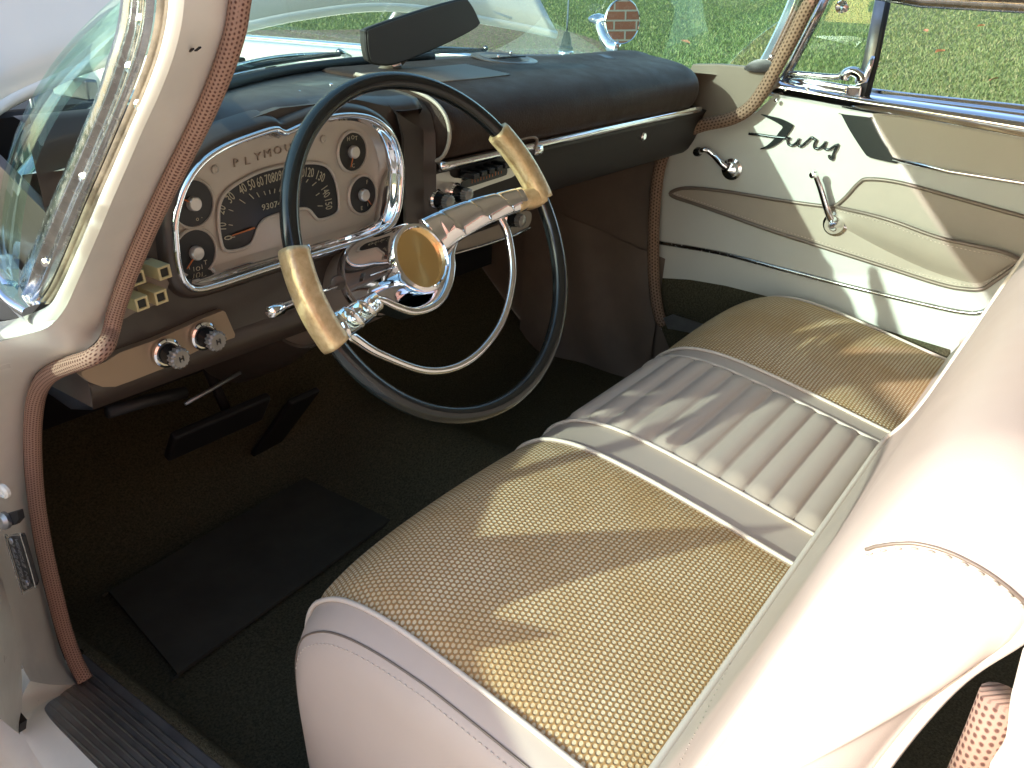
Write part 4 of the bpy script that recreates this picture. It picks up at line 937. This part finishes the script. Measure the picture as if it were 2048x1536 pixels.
# ---- driver's A pillar and door jamb -------------------------------------
def xw(y): return -.725 - .042 * smoothstep(640, 740, y)
def ojx(P, dx=0.0): return [at(p, 'x', xw(p[1]) + dx) for p in P]
WLP = [(482, -40), (474, 10), (466, 60), (445, 130), (415, 205), (382, 275), (345, 348), (305, 430), (272, 505), (248, 565), (228, 625), (218, 665), (206, 695), (180, 716), (140, 730), (105, 744), (82, 765), (68, 800), (62, 860), (64, 940), (72, 1020), (88, 1110), (108, 1195), (128, 1270), (148, 1325), (168, 1362)]
JP = [((470, -40), (372, -40)), ((462, 10), (368, 10)), ((454, 60), (361, 60)), ((430, 130), (345, 120)), ((400, 205), (318, 190)), ((367, 275), (285, 262)), ((330, 348), (258, 325)), ((292, 430), (225, 400)), ((258, 505), (198, 465)),
      ((234, 565), (172, 525)), ((215, 625), (150, 575)), ((205, 660), (128, 620)), ((190, 684), (95, 655)), ((165, 703), (40, 672)), ((125, 718), (-20, 690)), ((90, 732), (-80, 720)), ((66, 756), (-110, 760)), ((52, 800), (-125, 820)),
      ((46, 860), (-130, 880)), ((48, 940), (-110, 960)), ((57, 1020), (-60, 1040)), ((72, 1110), (-14, 1120)), ((92, 1195), (15, 1195)), ((112, 1270), (33, 1272)), ((132, 1325), (42, 1325)), ((160, 1368), (60, 1362))]
jamb = ribbon('door_jamb', ojx([a for a, b in JP]), [at(b, 'x', xw(a[1]) - .045 - .048 * smoothstep(690, 760, a[1])) for a, b in JP], M['jamb_paint'], car, m=10, bulge=.004, n=110)
jamb['label'] = 'cream painted hinge pillar and door jamb'
tube('windlace', smooth([p + V((.002, 0, 0)) for p in ojx(WLP)], 220), [float(v) for v in np.interp(np.linspace(0, 1, len(smooth(ojx(WLP), 220))), [0, .45, .6, 1], [.0074, .0082, .0092, .0098])], M['windlace'], jamb, n=16, label='pinkish brown woven windlace along the hinge pillar')
# rolled white edge of the pillar
A = ojx([(372, -40), (368, 10), (361, 60), (345, 120), (318, 190), (285, 262), (258, 325), (225, 400), (198, 465), (172, 525), (150, 575), (128, 620), (95, 655), (40, 672), (0, 680)], -.045)
B = ojx([(345, -40), (343, 10), (336, 60), (320, 120), (293, 190), (262, 262), (234, 325), (200, 400), (172, 465), (146, 525), (122, 575), (98, 610), (60, 628), (20, 640), (-20, 645)], -.043)
ribbon('pillar_edge', A, B, M['white_paint'], jamb, m=8, bulge=.007, n=70, outward=(-1, -.2, .1))
# aged rubber and chrome reveal
C_ = ojx([(312, -40), (309, 10), (303, 60), (288, 120), (262, 190), (232, 262), (205, 325), (172, 400), (145, 465), (120, 525), (98, 572), (78, 602)], -.038)
ribbon('pillar_seal', B[:12], C_, M['seal'], jamb, m=8, prof=lambda t: -.006 + .008 * math.sin(2 * math.pi * t) ** 2, n=70, outward=(-1, -.2, .1))
D_ = ojx([(262, -40), (260, 10), (252, 60), (234, 120), (212, 190), (182, 262), (155, 325), (122, 400), (95, 465), (70, 525), (48, 580), (25, 615)], -.036)
ribbon('chrome_reveal', C_, D_, M['chrome_dull'], jamb, m=16, prof=lambda t: .004 * math.sin(math.pi * t) + .003 * math.sin(3 * math.pi * t), n=70, outward=(-1, -.2, .1))
E_ = ojx([(243, -40), (240, 10), (232, 60), (214, 120), (192, 190), (162, 262), (135, 325), (102, 400), (76, 465), (50, 525), (28, 575), (5, 605)], -.020)
ribbon('chrome_reveal', D_, E_, M['chrome_dull'], jamb, m=8, prof=lambda t: .003 * math.sin(math.pi * t), n=70, outward=(-1, -.2, .1))
for p in ((262, 135), (285, 40), (168, 355), (92, 525), (280, 210)): lathe('reveal_screw', [(.0045, 0), (.004, .002), (.0001, .003)], at(p, 'x', -.765), (-1, -.3, .1), M['chrome'], jamb, seg=12)
# chrome corner at the foot of the windshield
ck = [at(p, 'x', -.765) for p in [(-30, 520), (0, 548), (20, 570), (45, 590), (78, 605), (72, 618), (50, 640), (30, 650), (0, 640), (-30, 630)]]
prism('chrome_corner', smooth(ck, 50, True), (.02, 0, 0), M['chrome'], jamb, bevel=.006)
ribbon('chrome_sill', [at(p, 'x', -.78) for p in [(-60, 560), (0, 600), (40, 636), (60, 650)]], [at(p, 'x', -.765) for p in [(-60, 510), (0, 545), (40, 585), (78, 608)]], M['chrome'], jamb, m=10, bulge=.012, n=30, outward=(-1, 0, .6))
# body side above the hinge and the step where the door closes
ribbon('cowl_side', [at(p, 'x', -.775) for p in [(-80, 640), (0, 655), (60, 650), (110, 640)]], [at(p, 'x', -.772) for p in [(-80, 800), (0, 752), (45, 738), (90, 722)]], M['white_paint'], jamb, m=8, bulge=.008, n=40, outward=(-1, -.2, .2))
# hinge screw, hinge slot and number plate
def ojm(p, d=-.018): return at(p, 'x', xw(p[1]) - .070 + d)
lathe('hinge_bolt', [(.0075, 0), (.0075, .003), (.005, .005), (.0045, .003), (.0001, .003)], ojm((11, 981), -.012), (-1, -.2, 0), M['jamb_paint'], jamb, seg=20)
prism('hinge_slot', [ojm(p, -.012) for p in [(-30, 1036), (0, 1032), (34, 1022), (38, 1040), (30, 1050), (0, 1058), (-30, 1066)]], (.006, 0, 0), M['dark'], jamb, bevel=.001)
lathe('check_arm_pin', [(.009, 0), (.009, .004), (.0055, .007), (.0001, .007)], ojm((12, 1040), -.014), (-1, -.2, .2), M['alu'], jamb, seg=20)
vp = [ojm((0 + a * .1822, 940 + b * .1822), -.013) for a, b in [(75, 760), (110, 720), (225, 705), (245, 740), (390, 1240), (375, 1280), (260, 1335), (240, 1310)]]
vpl = prism('number_plate', vp, (.004, 0, 0), M['black'], jamb, bevel=.0008); vpl['label'] = 'small black vehicle number plate on the jamb'
tube('plate_rim', [p + V((-.001, 0, 0)) for p in smooth(vp, 50, True)], .0008, M['chrome_dull'], vpl, n=6, closed=True)
a_, b_ = [ojm((0 + a * .1822, 940 + b * .1822), -.0145) for a, b in ((195, 830), (300, 1180))]; Xd = (b_ - a_).normalized(); Yd = V((-1, 0, 0)).cross(Xd) * 1
p1 = (a_ + b_) / 2; vs1 = text_at('VEHICLE  NO.', .0095, p1, Xd, Yd, .0003, .95)
a2, b2 = [ojm((0 + a * .1822, 940 + b * .1822), -.0145) for a, b in ((145, 870), (255, 1220))]; vs2 = text_at('16207053', .0125, (a2 + b2) / 2, Xd, Yd, .0003, 1.15)
mk('plate_lettering', *join([vs1, vs2]), M['alu'], vpl, sm=False)
for p in ((128, 775), (300, 1235)): lathe('rivet', [(.0035, 0), (.003, .0015), (.0001, .002)], ojm((p[0] * .1822, 940 + p[1] * .1822), -.0145), (-1, 0, 0), M['alu'], vpl, seg=12)
# small paint nicks
for p in ((378, 100), (392, 97)): prism('paint_chip', [at((p[0] + a, p[1] + b), 'x', -.757) for a, b in ((-4, 4), (5, -4), (6, -1), (-3, 6))], (.002, 0, 0), M['dark'], jamb, bevel=0)
# door sill with aluminium scuff plate
def oz(p, z): return at(p, 'z', z)
sz = .365
sill_in = [oz(p, sz) for p in [(166, 1345), (260, 1420), (395, 1536), (520, 1640), (800, 1880)]]; sill_in = [V((-.742, p.y, sz)) for p in sill_in]
y0, y1 = .985, -.4
scp = [(-.742, .985), (-.742, y1), (-.862, y1), (-.862, .80), (-.845, .93), (-.842, .955)]
sp_ = prism('sill_plate', [V((-.738, .985, sz)), V((-.738, -.4, sz)), V((-.835, -.4, sz)), V((-.835, .935, sz))], (0, 0, -.006), M['alu'], car, bevel=.002)
sp_['label'] = 'worn ribbed aluminium sill plate'
for k in range(9): tube('plate_rib', [V((-.752 - .0088 * k, -.0 + .96 - .004 * k, sz + .0)), V((-.752 - .0088 * k, -.4, sz))], .0016, M['alu'], sp_, n=6)
tube('plate_edge', [V((-.838, .938, sz)), V((-.738, .99, sz))], .004, M['chrome_dull'], sp_, n=8)
mk('carpet_edge', *g_grid([[V((-.738, y, .364)), V((-.728, y, .366)), V((-.712, y, .345)), V((-.70, y, .26))] for y in np.linspace(-.4, 1.05, 20)]), M['carpet'], car)
# rocker below the plate
vs, fs = g_grid([[V((-.738, y, sz - .008)), V((-.845, y, sz - .009)), V((-.868, y, sz - .02)), V((-.880, y, sz - .05)), V((-.885, y, .24)), V((-.86, y, .17)), V((-.80, y, .15))] for y in (1.08 if False else 1.03, .9, .6, .3, 0, -.4)])
mk('rocker_panel', vs, fs, M['jamb_paint'], car)
# lower jamb step that widens to the rocker
ribbon('jamb_foot', [at(p, 'x', x) for p, x in [((160, 1366), -.766), ((128, 1386), -.79), ((94, 1408), -.825), ((96, 1432), -.842), ((160, 1500), -.848), ((240, 1580), -.852)]],
       [at(p, 'x', x) for p, x in [((60, 1362), -.858), ((44, 1395), -.86), ((40, 1440), -.866), ((50, 1476), -.872), ((90, 1540), -.88), ((150, 1610), -.885)]], M['jamb_paint'], jamb, m=8, bulge=.004, n=40)
ribbon('hinge_well', [at(p, 'x', -.864) for p in [(-14, 1110), (15, 1195), (33, 1272), (42, 1325), (44, 1400), (40, 1470)]], [at(p, 'x', -.99) for p in [(-150, 1060), (-140, 1180), (-130, 1260), (-110, 1330), (-60, 1380), (-20, 1420)]], M['jamb_paint'], car, m=8, bulge=.0, n=40)
prism('gap_shadow', [at(p, 'x', -.875) for p in [(-80, 1375), (0, 1408), (25, 1430), (40, 1448), (38, 1466), (20, 1448), (-80, 1395)]], (.008, 0, 0), M['dark'], car, bevel=0)

# ---- front of the car ------------------------------------------------------
# cowl panel
def cowl_front(x): return 1.46 - .56 * smoothstep(-.05, -.62, x)
def cowl_back(x): return (base_y(x) if abs(x) < .55 else base_y(.55) - (abs(x) - .55) * .5) + .03
rows = [[V((x, cowl_back(x) + q * (max(cowl_back(x) + .04, cowl_front(x)) - cowl_back(x)), 1.075 - .02 * q - .05 * (abs(x) / .9) ** 3)) for x in np.linspace(-.72, .88, 40)] for q in np.linspace(0, 1, 14)]
rows.append([p + V((0, .012, -.03)) for p in rows[-1]]); vs, fs = g_grid(rows); cw = mk('cowl_panel', vs, fs, M['white_paint'], car)
for p in ((480, 130), (488, 150)):
    c = at(p, 'z', 1.062); box('cowl_bumper', c, (.018, .018, .028), M['rubber'], cw, bevel=.004)
# right fender with its inner apron, both body colour
rows = []
for y in np.linspace(1.35, 3.4, 24):
    dz = -.02 * ((y - 1.35) / 2) ** 2; s = .04 * smoothstep(1.35, 2.2, y)
    rows.append([V((x + s, y, z + dz)) for x, z in [(.46, .70), (.50, .80), (.54, .93), (.565, 1.0), (.60, 1.022), (.68, 1.035), (.78, 1.04), (.86, 1.03), (.92, 1.0), (.95, .93), (.96, .80), (.95, .5), (.93, .3)]])
vs, fs = g_grid(rows); fr = mk('front_fender', vs, fs, M['white_paint'], car, label='cream right front fender, sunlit, with mirror and antenna')
tube('fender_moulding', [V((.66 + .02 * math.sin(y), y, 1.043 - .02 * ((y - 1.35) / 2) ** 2)) for y in np.linspace(1.3, 3.3, 20)], .007, M['chrome'], fr, n=8)
rows = []
for y in np.linspace(.95, 1.4, 10): rows.append([V((x, y, z)) for x, z in [(.62, 1.045), (.70, 1.045), (.78, 1.045), (.86, 1.035), (.93, 1.0), (.955, .93), (.96, .80), (.95, .4)]])
vs, fs = g_grid(rows); mk('cowl_corner', vs, fs, M['white_paint'], fr)
rows = []
for y in np.linspace(1.12, 3.4, 24):
    dz = -.02 * ((y - 1.35) / 2) ** 2
    rows.append([V((x, y, z + dz)) for x, z in [(-.63, .975), (-.635, .99), (-.66, 1.0), (-.74, 1.0), (-.84, .99), (-.90, .96), (-.93, .88), (-.94, .7), (-.92, .4)]])
vs, fs = g_grid(rows); mk('front_fender', vs, fs, M['white_paint'], car, label='cream left front fender edge beside the open engine bay')
eb = box('engine_bay', (-.05, 2.2, .62), (1.16, 1.9, .10), M['dark'], car, bevel=0)
ribbon('engine_bulkhead', [V((x, max(cowl_back(x) + .04, cowl_front(x)) + .016, 1.01)) for x in np.linspace(-.64, .45, 20)], [V((x, max(cowl_back(x) + .04, cowl_front(x)) + .016, .86)) for x in np.linspace(-.64, .45, 20)], M['dark'], eb, m=3, n=40)
box('engine_bay_wall', (-.05, 3.15, .80), (1.10, .02, .42), M['dark'], eb, bevel=0)
box('engine', (-.05, 2.2, .78), (.5, .8, .28), M['dark'], eb, bevel=.03)
box('hood_hinge', at((150, 175), 'y', 1.32), (.02, .10, .03), M['alu'], eb, bevel=.004); tube('hinge_link', [at((60, 185), 'y', 1.35), at((70, 235), 'y', 1.35)], .003, M['alu'], eb, n=6)
lathe('hood_bumper', [(.009, -.012), (.009, .006), (.006, .012), (.0001, .013)], at((72, 302), 'z', 1.005), (0, 0, 1), M['clear'], eb, seg=16)
# raised hood, seen from behind
HE = [(-.70, 1.22, .99), (-.55, 1.30, 1.040), (-.474, 1.305, 1.066), (-.398, 1.31, 1.088), (-.25, 1.315, 1.115), (-.12, 1.315, 1.133), (.002, 1.315, 1.150), (.181, 1.31, 1.165), (.35, 1.30, 1.16), (.514, 1.29, 1.140), (.63, 1.24, 1.122), (.70, 1.20, 1.108)]
he = resample(smooth([V(p) for p in HE], 60), 60); rows = []
for t in np.linspace(0, 1, 24):
    L_ = 1.35 * t; rows.append([p + V((0, L_ * .64 + 0, L_ * .77 + .05 * math.sin(t * 2.4) - .03 * (abs(p.x) / .7) ** 4 * t)) for p in he])
vs, fs = g_grid(rows); hd = mk('hood', vs, fs, M['white_paint'], car, solid=.014, label='raised cream hood in front of the windshield')
tube('rear_edge', he, .009, M['white_paint'], hd, n=10)
tube('hood_crease', [p for p in [V((.60, 1.262, 1.14)), V((.48, 1.34, 1.18)), V((.40, 1.42, 1.235)), V((.34, 1.60, 1.36)), V((.33, 2.2, 1.82))]], .006, M['white_paint'], hd, n=8)
for x in (.56, .47): tube('hood_hinge_arm', [V((x, 1.46, 1.02)), V((x - .02, 1.52, 1.10)), V((x + .01, 1.45, 1.20))], .014, M['alu'], hd, n=8, sx=.5)
# chromed round mirror on the right fender
mcn = at((1242, 43), 'x', .93); tgt = V((1.9, -5.0, 1.35)); vd = (mcn - V(CAM)).normalized(); rr_ = (tgt - mcn).normalized(); mn = (rr_ - vd).normalized()
sm_ = lathe('fender_mirror', [(.0001, -.034), (.018, -.032), (.036, -.022), (.048, -.008), (.0535, .002), (.0545, .006), (.0525, .009), (.0508, .008), (.0506, .0055)], mcn, mn, M['chrome'], car, seg=48, label='round chrome mirror on the right fender reflecting red brick')
lathe('mirror_glass', [(.0505, .0060), (.0505, .0078), (.0001, .0078)], mcn, mn, M['mirror'], sm_, seg=48, sm=False)
tube('mirror_foot', smooth([at((1238, 98), 'x', .93), at((1222, 92), 'x', .93), at((1206, 70), 'x', .94), at((1200, 45), 'x', .95), at((1212, 38), 'x', .95)], 30), list(np.interp(np.linspace(0, 1, 29), [0, .3, .7, 1], [.026, .017, .012, .011])), M['chrome'], sm_, n=14)
lathe('mirror_tip', [(.0001, -.028), (.006, -.022), (.012, -.006), (.014, .01), (.010, .03)], at((1192, 38), 'x', .95), (1, -.3, 0), M['chrome'], sm_, seg=20)
an = at((1132, 97), 'x', .90)
aa = lathe('antenna', [(.018, -.012), (.018, .004), (.014, .008), (.012, .022), (.007, .040), (.0001, .042)], an, (0, 0, 1), M['rubber'], car, seg=24)
lathe('antenna_base', [(.021, -.02), (.021, -.008), (.016, -.004)], an, (0, 0, 1), M['chrome'], aa, seg=24)
tube('antenna_mast', [an + V((0, 0, .03)), an + V((.0, 0, .9))], .0028, M['chrome'], aa, n=8)

# ---- driver's door, swung open just outside the picture, and rear of the cabin ----
DH = V((-.86, 1.02, 0)); A_ = math.radians(66); du = V((-math.sin(A_), -math.cos(A_), 0)); dn = V((math.cos(A_), -math.sin(A_), 0))
def dp(u, z, w=0.0): return DH + du * u + V((0, 0, z)) + dn * w
def dprism(name, pts, m_, parent, w0=-.03, th=.06, **k): return prism(name, [dp(u, z, w0) for u, z in pts], dn * th, m_, parent, **k)
dd = dprism('driver_door', [(0, .25), (1.18, .25), (1.22, .40), (1.22, .93), (1.15, .955), (.02, .955), (0, .80)], M['white_paint'], car, w0=-.05, th=.09, bevel=.01)
tube('window_frame', [dp(.14, .955), dp(.30, 1.24), dp(1.0, 1.275)], .010, M['chrome'], dd, n=8)
tube('window_divider', [dp(.40, .955), dp(.44, 1.25)], .013, M['alu'], dd, n=8)
mk('window_pane', [dp(.14, .955), dp(1.12, .955), dp(1.04, 1.27), dp(.30, 1.24)], [(0, 1, 2, 3)], M['glass'], dd, sm=False, solid=.004)
# lock pillar with its windlace, close to the camera at the lower right
lp = tube('windlace', [at((1935, 1560), 'x', -.80), at((1975, 1470), 'x', -.80), at((2005, 1395), 'x', -.80)], .0085, M['windlace'], car, n=14, label='short end of pink windlace behind the seat')
prism('lock_pillar', smooth([at(p, 'x', -.81) for p in [(1985, 1560), (2010, 1480), (2020, 1400), (2030, 1375), (2060, 1370), (2200, 1400), (2200, 1600)]], 40, True), (.03, 0, 0), M['white_paint'], car, bevel=.006)
box('rear_cabin', (0, -.95, .55), (1.4, .05, .9), M['vinyl'], car, bevel=0)
box('rear_fill_panel', (.77, -.78, .62), (.04, 1.3, .76), M['door_tan'], car, bevel=0)  # unseen pale side panels, added for fill light and chrome reflections
box('rear_fill_panel', (-.78, -.85, .62), (.04, 1.3, .66), M['door_tan'], car, bevel=0)
